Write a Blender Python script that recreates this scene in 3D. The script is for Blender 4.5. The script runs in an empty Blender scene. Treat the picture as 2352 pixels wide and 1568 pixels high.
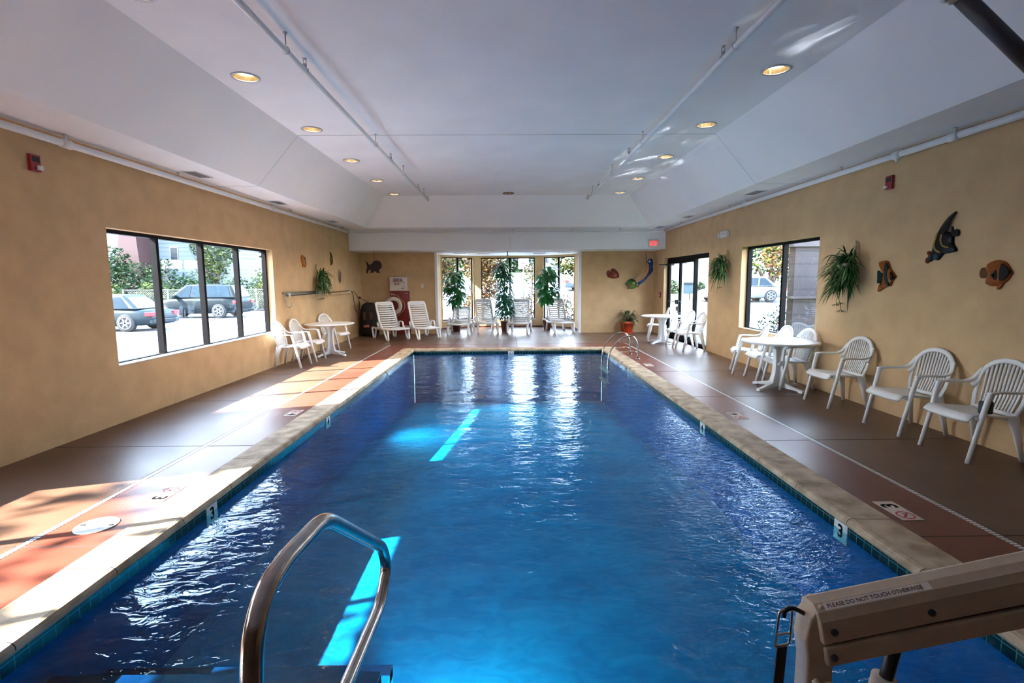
import bpy, math, random
from math import pi, sin, cos, radians as R, atan2, sqrt
from mathutils import Vector as V, Matrix

random.seed(7)
SC = bpy.context.scene
COL = SC.collection

# ------------------------------------------------------------------ helpers
def link(o, parent=None):
    COL.objects.link(o)
    if parent is not None:
        o.parent = parent
    return o

def tag(o, label=None, cat=None, group=None, kind=None):
    if label: o['label'] = label
    if cat: o['category'] = cat
    if group: o['group'] = group
    if kind: o['kind'] = kind
    return o

def thing(name, label, cat, loc=(0, 0, 0), rz=0.0, group=None, kind=None):
    o = bpy.data.objects.new(name, None)
    o.empty_display_size = 0.1
    link(o)
    o.location = loc
    o.rotation_euler = (0, 0, rz)
    return tag(o, label, cat, group, kind)

def dup(root, label, loc=None, rz=None, group=None, cat=None):
    r = root.copy(); COL.objects.link(r)
    if loc is not None: r.location = loc
    if rz is not None: r.rotation_euler = (0, 0, rz)
    r['label'] = label
    if group: r['group'] = group
    if cat: r['category'] = cat
    def rec(a, b):
        for ch in list(a.children):
            c = ch.copy(); COL.objects.link(c); c.parent = b
            rec(ch, c)
    rec(root, r)
    return r

class MB:
    def __init__(s):
        s.v = []; s.f = []; s.m = []; s.s = []
    def add(s, vs, fs, mi=0, sm=False):
        o = len(s.v)
        s.v += [tuple(v) for v in vs]
        for f in fs:
            s.f.append(tuple(i + o for i in f)); s.m.append(mi); s.s.append(sm)
        return s
    def box(s, x0, x1, y0, y1, z0, z1, mi=0):
        vs = [(x, y, z) for z in (z0, z1) for y in (y0, y1) for x in (x0, x1)]
        return s.add(vs, [(0, 2, 3, 1), (4, 5, 7, 6), (0, 1, 5, 4), (2, 6, 7, 3), (0, 4, 6, 2), (1, 3, 7, 5)], mi)
    def hexa(s, b, t, mi=0, sm=False):
        # b, t : four points each (bottom, top) same winding
        return s.add(list(b) + list(t), [(3, 2, 1, 0), (4, 5, 6, 7), (0, 1, 5, 4), (1, 2, 6, 5), (2, 3, 7, 6), (3, 0, 4, 7)], mi, sm)
    def sweep(s, pts, side, w, h, n=10, mi=0, caps=True, p=2.6, closed=False):
        # superellipse section: width w along side vector(s), height h across
        pts = [V(q) for q in pts]; N = len(pts)
        vs = []
        for i, q in enumerate(pts):
            a = pts[i - 1] if (i > 0 or closed) else q
            b = pts[(i + 1) % N] if (i < N - 1 or closed) else q
            t = (b - a).normalized()
            sd = V(side[i] if isinstance(side, list) else side)
            sd = (sd - t * sd.dot(t)).normalized()
            up = sd.cross(t).normalized()
            ww = w[i] if isinstance(w, (list, tuple)) else w
            hh = h[i] if isinstance(h, (list, tuple)) else h
            for k in range(n):
                an = 2 * pi * (k + .5) / n
                c, d = cos(an), sin(an)
                rr = (abs(c) ** p + abs(d) ** p) ** (-1 / p)
                vs.append(q + sd * (c * rr * ww / 2) + up * (d * rr * hh / 2))
        fs = []
        M = N if closed else N - 1
        for i in range(M):
            j = (i + 1) % N
            for k in range(n):
                k2 = (k + 1) % n
                fs.append((i * n + k, i * n + k2, j * n + k2, j * n + k))
        if caps and not closed:
            fs.append(tuple(range(n - 1, -1, -1)))
            fs.append(tuple((N - 1) * n + k for k in range(n)))
        return s.add(vs, fs, mi, True)
    def tube(s, pts, r, n=10, mi=0, caps=True, closed=False):
        pts = [V(q) for q in pts]
        t = (pts[1] - pts[0]).normalized()
        sd = V((0, 0, 1)) if abs(t.z) < .9 else V((1, 0, 0))
        sd = (sd - t * sd.dot(t)).normalized()
        sides = []
        N = len(pts)
        for i in range(N):
            a = pts[max(i - 1, 0)]; b = pts[min(i + 1, N - 1)]
            if closed: a = pts[i - 1]; b = pts[(i + 1) % N]
            t = (b - a).normalized()
            sd = sd - t * sd.dot(t)
            sd = sd.normalized() if sd.length > 1e-5 else V((0, 1, 0))
            sides.append(tuple(sd))
        w = [2 * x for x in r] if isinstance(r, (list, tuple)) else 2 * r
        return s.sweep(pts, sides, w, w, n, mi, caps, 2.0, closed)
    def lathe(s, prof, c=(0, 0, 0), n=32, mi=0, sm=True, sx=1, sy=1, caps=True):
        vs = []; fs = []
        for (r, z) in prof:
            for k in range(n):
                a = 2 * pi * k / n
                vs.append((c[0] + r * cos(a) * sx, c[1] + r * sin(a) * sy, c[2] + z))
        for i in range(len(prof) - 1):
            for k in range(n):
                k2 = (k + 1) % n
                fs.append((i * n + k, i * n + k2, (i + 1) * n + k2, (i + 1) * n + k))
        if caps and prof[0][0] > 1e-4: fs.append(tuple(range(n - 1, -1, -1)))
        if caps and prof[-1][0] > 1e-4: fs.append(tuple((len(prof) - 1) * n + k for k in range(n)))
        return s.add(vs, fs, mi, sm)
    def prism(s, poly, f, d0, d1, mi=0, sm=False):
        # poly list of (a,b); f(a,b,d)->xyz
        n = len(poly)
        vs = [f(a, b, d0) for a, b in poly] + [f(a, b, d1) for a, b in poly]
        fs = [tuple(range(n - 1, -1, -1)), tuple(range(n, 2 * n))]
        for k in range(n):
            k2 = (k + 1) % n
            fs.append((k, k2, n + k2, n + k))
        return s.add(vs, fs, mi, sm)
    def quad(s, a, b, c, d, mi=0):
        return s.add([a, b, c, d], [(0, 1, 2, 3)], mi)
    def build(s, name, mats, parent=None, bevel=0, seg=2, loc=None, kind=None, smooth=None):
        me = bpy.data.meshes.new(name)
        me.from_pydata(s.v, [], s.f)
        if not isinstance(mats, (list, tuple)): mats = [mats]
        for m in mats: me.materials.append(m)
        for p, mi, sm in zip(me.polygons, s.m, s.s):
            p.material_index = mi
            p.use_smooth = sm if smooth is None else smooth
        me.validate()
        import bmesh
        bm = bmesh.new(); bm.from_mesh(me)
        if len(bm.faces) < 60000:
            bmesh.ops.recalc_face_normals(bm, faces=bm.faces)
        bm.to_mesh(me); bm.free()
        me.update()
        o = bpy.data.objects.new(name, me)
        link(o, parent)
        if loc is not None: o.location = loc
        if kind: o['kind'] = kind
        if bevel:
            b = o.modifiers.new('edge', 'BEVEL'); b.width = bevel; b.segments = seg; b.limit_method = 'ANGLE'; b.angle_limit = R(40)
        return o

def bez(p, k=6):
    # Catmull-Rom smoothing of a polyline
    p = [V(q) for q in p]; out = []
    for i in range(len(p) - 1):
        a = p[i - 1] if i > 0 else p[i] * 2 - p[i + 1]
        b, c = p[i], p[i + 1]
        d = p[i + 2] if i + 2 < len(p) else c * 2 - b
        for j in range(k):
            t = j / k
            out.append(.5 * ((2 * b) + (c - a) * t + (2 * a - 5 * b + 4 * c - d) * t * t + (3 * b - a - 3 * c + d) * t ** 3))
    out.append(p[-1])
    return out

def rounded(pts, r, k=5):
    # polyline with rounded corners
    pts = [V(q) for q in pts]; out = [pts[0]]
    for i in range(1, len(pts) - 1):
        a, b, c = pts[i - 1], pts[i], pts[i + 1]
        rr = min(r, (b - a).length * .45, (c - b).length * .45)
        p0 = b + (a - b).normalized() * rr; p1 = b + (c - b).normalized() * rr
        for j in range(k + 1):
            t = j / k
            out.append(p0 * (1 - t) ** 2 + b * 2 * t * (1 - t) + p1 * t * t)
    out.append(pts[-1])
    return out

# ------------------------------------------------------------------ materials
def nmat(name):
    m = bpy.data.materials.new(name); m.use_nodes = True
    nt = m.node_tree
    return m, nt, nt.nodes, nt.links, nt.nodes['Principled BSDF']

def mat(name, col, rough=.5, metal=0., var=0., vscale=5., bump=0., bscale=50., spec=.5, emit=None, estr=0., coat=0., var2=None, trans=0., coords='Object'):
    m, nt, N, L, P = nmat(name)
    P.inputs['Roughness'].default_value = rough
    P.inputs['Metallic'].default_value = metal
    P.inputs['Specular IOR Level'].default_value = spec
    P.inputs['Coat Weight'].default_value = coat
    P.inputs['Base Color'].default_value = (*col, 1)
    tc = N.new('ShaderNodeTexCoord')
    nz = N.new('ShaderNodeTexNoise'); nz.inputs['Scale'].default_value = vscale; nz.inputs['Detail'].default_value = 6
    L.new(tc.outputs[coords], nz.inputs['Vector'])
    rp = N.new('ShaderNodeValToRGB')
    rp.color_ramp.elements[0].position = .35; rp.color_ramp.elements[1].position = .68
    c0 = [max(0, c * (1 - var)) for c in col]
    c1 = [min(1, c * (1 + var)) for c in col] if var2 is None else list(var2)
    rp.color_ramp.elements[0].color = (*c0, 1); rp.color_ramp.elements[1].color = (*c1, 1)
    L.new(nz.outputs['Fac'], rp.inputs['Fac'])
    L.new(rp.outputs['Color'], P.inputs['Base Color'])
    if bump:
        n2 = N.new('ShaderNodeTexNoise'); n2.inputs['Scale'].default_value = bscale; n2.inputs['Detail'].default_value = 5
        L.new(tc.outputs[coords], n2.inputs['Vector'])
        b = N.new('ShaderNodeBump'); b.inputs['Strength'].default_value = bump; b.inputs['Distance'].default_value = .01
        L.new(n2.outputs['Fac'], b.inputs['Height']); L.new(b.outputs['Normal'], P.inputs['Normal'])
    if emit:
        P.inputs['Emission Color'].default_value = (*emit, 1); P.inputs['Emission Strength'].default_value = estr
    return m

def math_node(N, L, op, a, b=None, clamp=False):
    n = N.new('ShaderNodeMath'); n.operation = op; n.use_clamp = clamp
    for i, x in enumerate((a, b)):
        if x is None: continue
        if isinstance(x, (int, float)): n.inputs[i].default_value = x
        else: L.new(x, n.inputs[i])
    return n.outputs[0]

M = {}
M['wall'] = mat('tan_stucco', (.58, .385, .205), .85, var=.07, vscale=3.5, bump=.35, bscale=60, spec=.2)
M['ceil'] = mat('white_ceiling_paint', (.82, .82, .845), .8, var=.03, vscale=1.5, bump=.06, bscale=80, spec=.2)
M['slope'] = mat('white_sloped_paint', (.84, .84, .855), .8, var=.02, vscale=1.5, spec=.2)
M['white_trim'] = mat('white_trim_paint', (.78, .78, .77), .5, var=.02)
M['pipe'] = mat('white_pipe_paint', (.72, .73, .75), .4, var=.03)
M['sprk'] = mat('sprinkler_metal', (.45, .45, .47), .35, .8, var=.1)
M['bronze'] = mat('bronze_window_frame', (.006, .005, .005), .6, .0, var=.2, spec=.08)
M['chrome'] = mat('stainless_steel', (.42, .38, .35), .2, 1., var=.12, vscale=30, bump=.04, bscale=200)
M['plastic'] = mat('white_resin', (.80, .78, .76), .38, var=.02, vscale=3, bump=.02, bscale=120)
M['table'] = mat('white_tabletop_resin', (.80, .79, .78), .3, var=.02)
M['lounge'] = mat('white_lounger_resin', (.78, .76, .75), .4, var=.02)
M['blackp'] = mat('black_plastic', (.012, .012, .013), .35, var=.1)
M['dark'] = mat('dark_slot', (.015, .012, .012), .7, var=.1)
M['beige'] = mat('beige_powder_coat', (.50, .38, .27), .45, var=.05, vscale=40, bump=.05, bscale=300)
M['label'] = mat('pale_sticker', (.78, .68, .60), .6, var=.03)
M['joint'] = mat('deck_joint', (.05, .028, .022), .8, var=.1)
M['seam'] = mat('grey_panel_seam', (.30, .30, .32), .8, var=.05)
M['coping'] = mat('cream_stone_coping', (.42, .29, .17), .7, var=.25, vscale=6, bump=.3, bscale=70, var2=(.62, .47, .32))
M['red_alarm'] = mat('red_alarm_plastic', (.30, .012, .02), .35, var=.05)
M['strobe'] = mat('clear_strobe_lens', (.75, .75, .78), .1, var=.05)
M['almond'] = mat('almond_plastic', (.62, .56, .50), .45, var=.03)
M['brown_pot'] = mat('brown_plastic_pot', (.10, .035, .025), .45, var=.1)
M['terra'] = mat('red_terracotta', (.55, .07, .02), .5, var=.08)
M['soil'] = mat('dark_soil', (.03, .02, .015), .9, var=.3, bump=.5, bscale=90)
M['bark'] = mat('plant_bark', (.16, .10, .06), .8, var=.3, vscale=20, bump=.5, bscale=60)
M['fern'] = mat('green_strap_leaf', (.006, .045, .008), .5, var=.6, vscale=9, var2=(.03, .15, .025), spec=.25)
M['stripe_leaf'] = mat('cream_striped_leaf', (.16, .26, .10), .5, var=.3, vscale=9)
M['jute'] = mat('pale_jute', (.50, .40, .25), .9, var=.3, vscale=30, bump=.5)
M['leaf'] = mat('glossy_green_leaf', (.01, .13, .03), .35, var=.5, vscale=6, var2=(.04, .32, .07))
M['leaf2'] = mat('bluish_green_leaf', (.01, .11, .05), .35, var=.5, vscale=6, var2=(.03, .26, .12))
M['black_leaf'] = mat('dark_drooping_leaf', (.02, .05, .015), .35, var=.5, var2=(.05, .10, .03))
M['redboard'] = mat('dark_red_board', (.20, .010, .008), .4, var=.05)
M['ring'] = mat('white_ring_vinyl', (.66, .56, .47), .5, var=.04)
M['rope'] = mat('cream_rope', (.60, .48, .38), .8, var=.1, vscale=60)
M['navy'] = mat('navy_print', (.015, .01, .06), .5, var=.05)
M['redp'] = mat('red_print', (.5, .01, .03), .5, var=.05)
M['print'] = mat('black_print', (.01, .01, .012), .9, var=.05, spec=.05)
M['exit_red'] = mat('lit_red_letters', (.8, .01, .03), .5, emit=(1, .015, .03), estr=.7)
M['exit_face'] = mat('exit_sign_face', (.75, .55, .55), .4, emit=(1, .5, .5), estr=.08)
M['tile_white'] = mat('white_marker_tile', (.72, .70, .66), .25, var=.04)
M['sign_tile'] = mat('cream_deck_sign_tile', (.62, .50, .42), .7, var=.06, spec=.15)
M['lid'] = mat('white_skimmer_lid', (.74, .72, .68), .5, var=.05, vscale=10)
M['rubber'] = mat('black_rubber', (.02, .02, .022), .8, var=.1)
M['fabric_bag'] = mat('dark_bag_fabric', (.012, .010, .012), .7, var=.5, vscale=8, bump=.4, bscale=30)
M['brass'] = mat('brass_reflector', (.75, .62, .42), .15, .9, var=.05)
M['lamp'] = mat('lit_lamp', (1, .9, .7), .5, emit=(1., .82, .55), estr=9.)
M['lamp_red'] = mat('warm_red_lamp', (1, .6, .4), .5, emit=(1., .45, .25), estr=2.)

def deck_mat(name, ca, cb):
    m, nt, N, L, P = nmat(name)
    tc = N.new('ShaderNodeTexCoord')
    nz = N.new('ShaderNodeTexNoise'); nz.inputs['Scale'].default_value = .9; nz.inputs['Detail'].default_value = 7
    L.new(tc.outputs['Object'], nz.inputs['Vector'])
    rp = N.new('ShaderNodeValToRGB'); rp.color_ramp.elements[0].position = .3; rp.color_ramp.elements[1].position = .72
    rp.color_ramp.elements[0].color = (*ca, 1); rp.color_ramp.elements[1].color = (*cb, 1)
    L.new(nz.outputs['Fac'], rp.inputs['Fac']); L.new(rp.outputs['Color'], P.inputs['Base Color'])
    n2 = N.new('ShaderNodeTexNoise'); n2.inputs['Scale'].default_value = 1.2; n2.inputs['Detail'].default_value = 2
    L.new(tc.outputs['Object'], n2.inputs['Vector'])
    mr = N.new('ShaderNodeMapRange'); mr.inputs['To Min'].default_value = .30; mr.inputs['To Max'].default_value = .42
    L.new(n2.outputs['Fac'], mr.inputs['Value']); L.new(mr.outputs['Result'], P.inputs['Roughness'])
    P.inputs['Specular IOR Level'].default_value = .28
    n3 = N.new('ShaderNodeTexNoise'); n3.inputs['Scale'].default_value = 90
    L.new(tc.outputs['Object'], n3.inputs['Vector'])
    b = N.new('ShaderNodeBump'); b.inputs['Strength'].default_value = .12; b.inputs['Distance'].default_value = .01
    L.new(n3.outputs['Fac'], b.inputs['Height']); L.new(b.outputs['Normal'], P.inputs['Normal'])
    return m
M['deck'] = deck_mat('brown_sealed_concrete', (.094, .045, .026), (.160, .090, .060))
M['band'] = deck_mat('red_sealed_concrete', (.125, .033, .020), (.200, .058, .036))

def tile_mat():
    m, nt, N, L, P = nmat('teal_waterline_tile')
    g = N.new('ShaderNodeNewGeometry'); sp = N.new('ShaderNodeSeparateXYZ'); L.new(g.outputs['Position'], sp.inputs[0])
    u = math_node(N, L, 'ADD', sp.outputs['X'], sp.outputs['Y'])
    cb = N.new('ShaderNodeCombineXYZ'); L.new(u, cb.inputs[0]); L.new(math_node(N, L, 'ADD', sp.outputs['Z'], 5.035), cb.inputs[1])
    bt = N.new('ShaderNodeTexBrick'); bt.offset = 0; bt.inputs['Scale'].default_value = 1
    bt.inputs['Brick Width'].default_value = .072; bt.inputs['Row Height'].default_value = .072
    bt.inputs['Mortar Size'].default_value = .0028; bt.inputs['Mortar Smooth'].default_value = .2
    bt.inputs['Color1'].default_value = (.002, .014, .016, 1); bt.inputs['Color2'].default_value = (.004, .026, .026, 1)
    bt.inputs['Mortar'].default_value = (.05, .17, .16, 1)
    L.new(cb.outputs[0], bt.inputs['Vector']); L.new(bt.outputs['Color'], P.inputs['Base Color'])
    P.inputs['Roughness'].default_value = .15
    return m
M['tile'] = tile_mat()

def basin_mat():
    m, nt, N, L, P = nmat('blue_pool_plaster')
    tc = N.new('ShaderNodeTexCoord')
    nz = N.new('ShaderNodeTexNoise'); nz.inputs['Scale'].default_value = .7; nz.inputs['Detail'].default_value = 3
    L.new(tc.outputs['Object'], nz.inputs['Vector'])
    rp = N.new('ShaderNodeValToRGB'); rp.color_ramp.elements[0].position = .3; rp.color_ramp.elements[1].position = .7
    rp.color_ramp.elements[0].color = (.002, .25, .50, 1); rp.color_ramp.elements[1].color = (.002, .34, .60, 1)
    L.new(nz.outputs['Fac'], rp.inputs['Fac']); L.new(rp.outputs['Color'], P.inputs['Base Color'])
    P.inputs['Roughness'].default_value = .8; P.inputs['Specular IOR Level'].default_value = .1
    return m
M['basin'] = basin_mat()
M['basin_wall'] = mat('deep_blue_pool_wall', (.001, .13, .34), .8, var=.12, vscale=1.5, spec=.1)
M['nosing'] = mat('dark_blue_step_tile', (.004, .03, .10), .5, var=.2, vscale=12)

def two_sided_ior(N, L, fr, ior):
    g = N.new('ShaderNodeNewGeometry')
    k = math_node(N, L, 'ADD', ior, math_node(N, L, 'MULTIPLY', g.outputs['Backfacing'], 1 / ior - ior))
    L.new(k, fr.inputs['IOR'])

def water_mat():
    m = bpy.data.materials.new('pool_water'); m.use_nodes = True
    nt = m.node_tree; N = nt.nodes; L = nt.links; N.clear()
    out = N.new('ShaderNodeOutputMaterial')
    tr = N.new('ShaderNodeBsdfTransparent')
    gl = N.new('ShaderNodeBsdfGlossy'); gl.inputs['Roughness'].default_value = .03
    gl.inputs['Color'].default_value = (.72, .88, 1, 1)
    mx = N.new('ShaderNodeMixShader'); fr = N.new('ShaderNodeFresnel'); two_sided_ior(N, L, fr, 1.333)
    g = N.new('ShaderNodeNewGeometry')
    mp = N.new('ShaderNodeMapping'); mp.inputs['Scale'].default_value = (.8, 1.5, 1)
    L.new(g.outputs['Position'], mp.inputs['Vector'])
    def noise(sc, det, dist=0.):
        n = N.new('ShaderNodeTexNoise'); n.inputs['Scale'].default_value = sc; n.inputs['Detail'].default_value = det; n.inputs['Distortion'].default_value = dist
        L.new(mp.outputs[0], n.inputs['Vector']); return n.outputs['Fac']
    a = noise(2.2, 2, .6); b = noise(9., 3, 1.2); c = noise(17., 3, 1.0)
    # turbulence of the return jet at the right side
    sp = N.new('ShaderNodeSeparateXYZ'); L.new(g.outputs['Position'], sp.inputs[0])
    dx = math_node(N, L, 'MULTIPLY', math_node(N, L, 'SUBTRACT', sp.outputs['X'], 1.9), 1.0)
    dy = math_node(N, L, 'MULTIPLY', math_node(N, L, 'SUBTRACT', sp.outputs['Y'], 4.2), .36)
    d2 = math_node(N, L, 'ADD', math_node(N, L, 'MULTIPLY', dx, dx), math_node(N, L, 'MULTIPLY', dy, dy))
    jet = math_node(N, L, 'POWER', 2.718, math_node(N, L, 'MULTIPLY', d2, -1.3))
    dist = math_node(N, L, 'SQRT', d2)
    rings = math_node(N, L, 'SINE', math_node(N, L, 'ADD', math_node(N, L, 'MULTIPLY', dist, 46.), math_node(N, L, 'MULTIPLY', b, 9.)))
    h = math_node(N, L, 'ADD', math_node(N, L, 'MULTIPLY', a, .75), math_node(N, L, 'MULTIPLY', b, .19))
    cc = math_node(N, L, 'MULTIPLY', c, math_node(N, L, 'ADD', .035, math_node(N, L, 'MULTIPLY', jet, .50)))
    h = math_node(N, L, 'ADD', h, cc)
    h = math_node(N, L, 'ADD', h, math_node(N, L, 'MULTIPLY', rings, math_node(N, L, 'MULTIPLY', jet, .05)))
    bp = N.new('ShaderNodeBump'); bp.inputs['Strength'].default_value = 1.; bp.inputs['Distance'].default_value = .024
    L.new(h, bp.inputs['Height'])
    L.new(bp.outputs['Normal'], gl.inputs['Normal']); L.new(bp.outputs['Normal'], fr.inputs['Normal'])
    # noise in the tint imitates rippled light as lighter and darker streaks
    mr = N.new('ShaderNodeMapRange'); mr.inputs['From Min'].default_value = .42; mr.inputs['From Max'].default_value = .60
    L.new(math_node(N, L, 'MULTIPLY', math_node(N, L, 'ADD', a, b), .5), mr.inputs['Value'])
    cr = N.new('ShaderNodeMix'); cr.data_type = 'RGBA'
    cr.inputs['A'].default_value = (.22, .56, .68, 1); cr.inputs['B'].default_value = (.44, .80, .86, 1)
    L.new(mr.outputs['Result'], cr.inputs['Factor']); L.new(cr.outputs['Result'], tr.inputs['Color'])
    L.new(fr.outputs[0], mx.inputs[0]); L.new(tr.outputs[0], mx.inputs[1]); L.new(gl.outputs[0], mx.inputs[2])
    L.new(mx.outputs[0], out.inputs['Surface'])
    return m
M['water'] = water_mat()

def glass_mat(name, tint=(.93, .96, .97), k=1.):
    m = bpy.data.materials.new(name); m.use_nodes = True
    nt = m.node_tree; N = nt.nodes; L = nt.links; N.clear()
    out = N.new('ShaderNodeOutputMaterial')
    tr = N.new('ShaderNodeBsdfTransparent'); tr.inputs['Color'].default_value = (*tint, 1)
    gl = N.new('ShaderNodeBsdfGlossy'); gl.inputs['Roughness'].default_value = .01
    mx = N.new('ShaderNodeMixShader'); fr = N.new('ShaderNodeFresnel'); two_sided_ior(N, L, fr, 1.45)
    f = math_node(N, L, 'MULTIPLY', fr.outputs[0], k)
    L.new(f, mx.inputs[0]); L.new(tr.outputs[0], mx.inputs[1]); L.new(gl.outputs[0], mx.inputs[2])
    L.new(mx.outputs[0], out.inputs['Surface'])
    return m
M['glass'] = glass_mat('window_glass')
M['carglass'] = mat('tinted_car_glass', (.004, .012, .018), .15, var=.3, vscale=2, spec=.25)

def slot_mat():
    m, nt, N, L, P = nmat('slotted_deck_drain')
    g = N.new('ShaderNodeNewGeometry'); sp = N.new('ShaderNodeSeparateXYZ'); L.new(g.outputs['Position'], sp.inputs[0])
    t = math_node(N, L, 'FRACT', math_node(N, L, 'MULTIPLY', sp.outputs['Y'], 36.))
    k = math_node(N, L, 'GREATER_THAN', t, .62)
    mx = N.new('ShaderNodeMix'); mx.data_type = 'RGBA'
    mx.inputs['A'].default_value = (.62, .60, .58, 1); mx.inputs['B'].default_value = (.13, .11, .11, 1)
    L.new(k, mx.inputs['Factor']); L.new(mx.outputs['Result'], P.inputs['Base Color'])
    P.inputs['Roughness'].default_value = .35
    return m
M['drain'] = slot_mat()

def siding_mat(name, ca, cb, pitch):
    m, nt, N, L, P = nmat(name)
    g = N.new('ShaderNodeNewGeometry'); sp = N.new('ShaderNodeSeparateXYZ'); L.new(g.outputs['Position'], sp.inputs[0])
    t = math_node(N, L, 'FRACT', math_node(N, L, 'DIVIDE', sp.outputs['Z'], pitch))
    k = math_node(N, L, 'GREATER_THAN', t, .14)
    mx = N.new('ShaderNodeMix'); mx.data_type = 'RGBA'
    mx.inputs['A'].default_value = (*cb, 1); mx.inputs['B'].default_value = (*ca, 1)
    L.new(k, mx.inputs['Factor']); L.new(mx.outputs['Result'], P.inputs['Base Color'])
    P.inputs['Roughness'].default_value = .7
    return m
M['siding'] = siding_mat('white_lap_siding', (.10, .12, .135), (.04, .06, .075), .30)
M['siding_brown'] = siding_mat('mauve_lap_siding', (.03, .020, .022), (.014, .009, .010), .28)

def brick_mat():
    m, nt, N, L, P = nmat('red_chimney_brick')
    g = N.new('ShaderNodeNewGeometry'); sp = N.new('ShaderNodeSeparateXYZ'); L.new(g.outputs['Position'], sp.inputs[0])
    cb = N.new('ShaderNodeCombineXYZ'); L.new(math_node(N, L, 'ADD', sp.outputs['X'], sp.outputs['Y']), cb.inputs[0]); L.new(sp.outputs['Z'], cb.inputs[1])
    bt = N.new('ShaderNodeTexBrick'); bt.inputs['Scale'].default_value = 1
    bt.inputs['Brick Width'].default_value = .3; bt.inputs['Row Height'].default_value = .1; bt.inputs['Mortar Size'].default_value = .012
    bt.inputs['Color1'].default_value = (.028, .005, .005, 1); bt.inputs['Color2'].default_value = (.040, .008, .007, 1); bt.inputs['Mortar'].default_value = (.03, .02, .02, 1)
    L.new(cb.outputs[0], bt.inputs['Vector']); L.new(bt.outputs['Color'], P.inputs['Base Color'])
    P.inputs['Roughness'].default_value = .8
    return m
M['brick'] = brick_mat()
M['asphalt'] = mat('pale_asphalt', (.145, .155, .175), .8, var=.12, vscale=.3, bump=.2, bscale=20)
M['lawn'] = mat('mown_grass', (.055, .085, .022), .9, var=.3, vscale=.4, var2=(.09, .11, .03))
M['concrete'] = mat('light_concrete', (.26, .26, .26), .8, var=.08)
M['line'] = mat('white_road_paint', (.5, .5, .5), .6, var=.03)
def leafm(name, a, b):
    return mat(name, tuple(c * .30 for c in a), .7, var=.2, vscale=3., var2=tuple(c * .34 for c in b), spec=.15)
M['l_green'] = leafm('dark_green_foliage', (.010, .040, .018), (.035, .10, .03))
M['l_lime'] = leafm('lime_foliage', (.08, .13, .01), (.20, .24, .04))
M['l_mid'] = leafm('mid_green_foliage', (.02, .07, .015), (.09, .15, .03))
M['l_gold'] = leafm('golden_autumn_foliage', (.20, .085, .015), (.40, .22, .04))
M['l_rust'] = leafm('rusty_autumn_foliage', (.12, .035, .015), (.26, .11, .03))
M['twig'] = mat('brown_twig', (.06, .035, .03), .8, var=.3)
M['car_dark'] = mat('black_green_car_paint', (.003, .007, .009), .5, 0., var=.1, coat=.03, spec=.12)
M['car_teal'] = mat('dark_slate_car_paint', (.008, .016, .020), .5, 0., var=.1, coat=.04, spec=.15)
M['car_silver'] = mat('silver_car_paint', (.07, .075, .08), .3, .0, var=.05, coat=.6)
M['car_blue'] = mat('steel_blue_car_paint', (.025, .04, .06), .3, .0, var=.05, coat=.6)
M['car_white'] = mat('white_car_paint', (.14, .145, .15), .2, .1, var=.03, coat=.6)
M['tail'] = mat('red_tail_light', (.40, .01, .015), .2, var=.1, emit=(1, .03, .05), estr=.25)
M['tyre'] = mat('black_tyre', (.012, .012, .013), .8, var=.1)
M['alloy'] = mat('silver_alloy', (.10, .105, .11), .4, .0, var=.05)
M['roof'] = mat('grey_shingles', (.06, .06, .07), .8, var=.2, vscale=4)
M['yellow'] = mat('yellow_sign_face', (.10, .055, .003), .5, var=.05)
M['signface'] = mat('white_sign_face', (.14, .12, .115), .5, var=.05)

# ------------------------------------------------------------------ lettering
def text(body, size, mt, parent, loc, rot=(R(90), 0, 0), name='lettering', align='CENTER', bold=0.):
    cu = bpy.data.curves.new(name, 'FONT'); cu.body = body; cu.size = size; cu.align_x = align; cu.align_y = 'CENTER'
    cu.extrude = .0004; cu.offset = bold; cu.resolution_u = 3
    t = bpy.data.objects.new('tmp', cu); COL.objects.link(t)
    bpy.context.view_layer.update()
    me = bpy.data.meshes.new_from_object(t.evaluated_get(bpy.context.evaluated_depsgraph_get()))
    bpy.data.objects.remove(t)
    me.materials.clear(); me.materials.append(mt); me.name = name
    o = bpy.data.objects.new(name, me); link(o, parent)
    o.location = loc; o.rotation_euler = rot
    return o

# ------------------------------------------------------------------ dimensions
XL, XR = -4.57, 4.66
PL, PR, PN, PF = -2.27, 2.32, 1.32, 12.43     # pool edges
YB, YN = 16.33, -3.0                         # back wall, wall behind the camera
ZS, ZC, ZB = 3.14, 3.90, 2.56                # soffit, ceiling, beam bottom
WZ = -.100                                   # water level
T = .22

# ------------------------------------------------------------------ room shell
def wall_panels(mb, axis, c0, c1, a0, a1, z0, z1, ops, mi=0):
    cuts = sorted({a0, a1, *[o[0] for o in ops], *[o[1] for o in ops]})
    for s0, s1 in zip(cuts, cuts[1:]):
        mid = (s0 + s1) / 2
        op = [o for o in ops if o[0] < mid < o[1]]
        segs = [(z0, z1)]
        if op: segs = [(z0, op[0][2]), (op[0][3], z1)]
        for q0, q1 in segs:
            if q1 - q0 < 1e-4: continue
            if axis == 'x': mb.box(c0, c1, s0, s1, q0, q1, mi)
            else: mb.box(s0, s1, c0, c1, q0, q1, mi)

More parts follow.
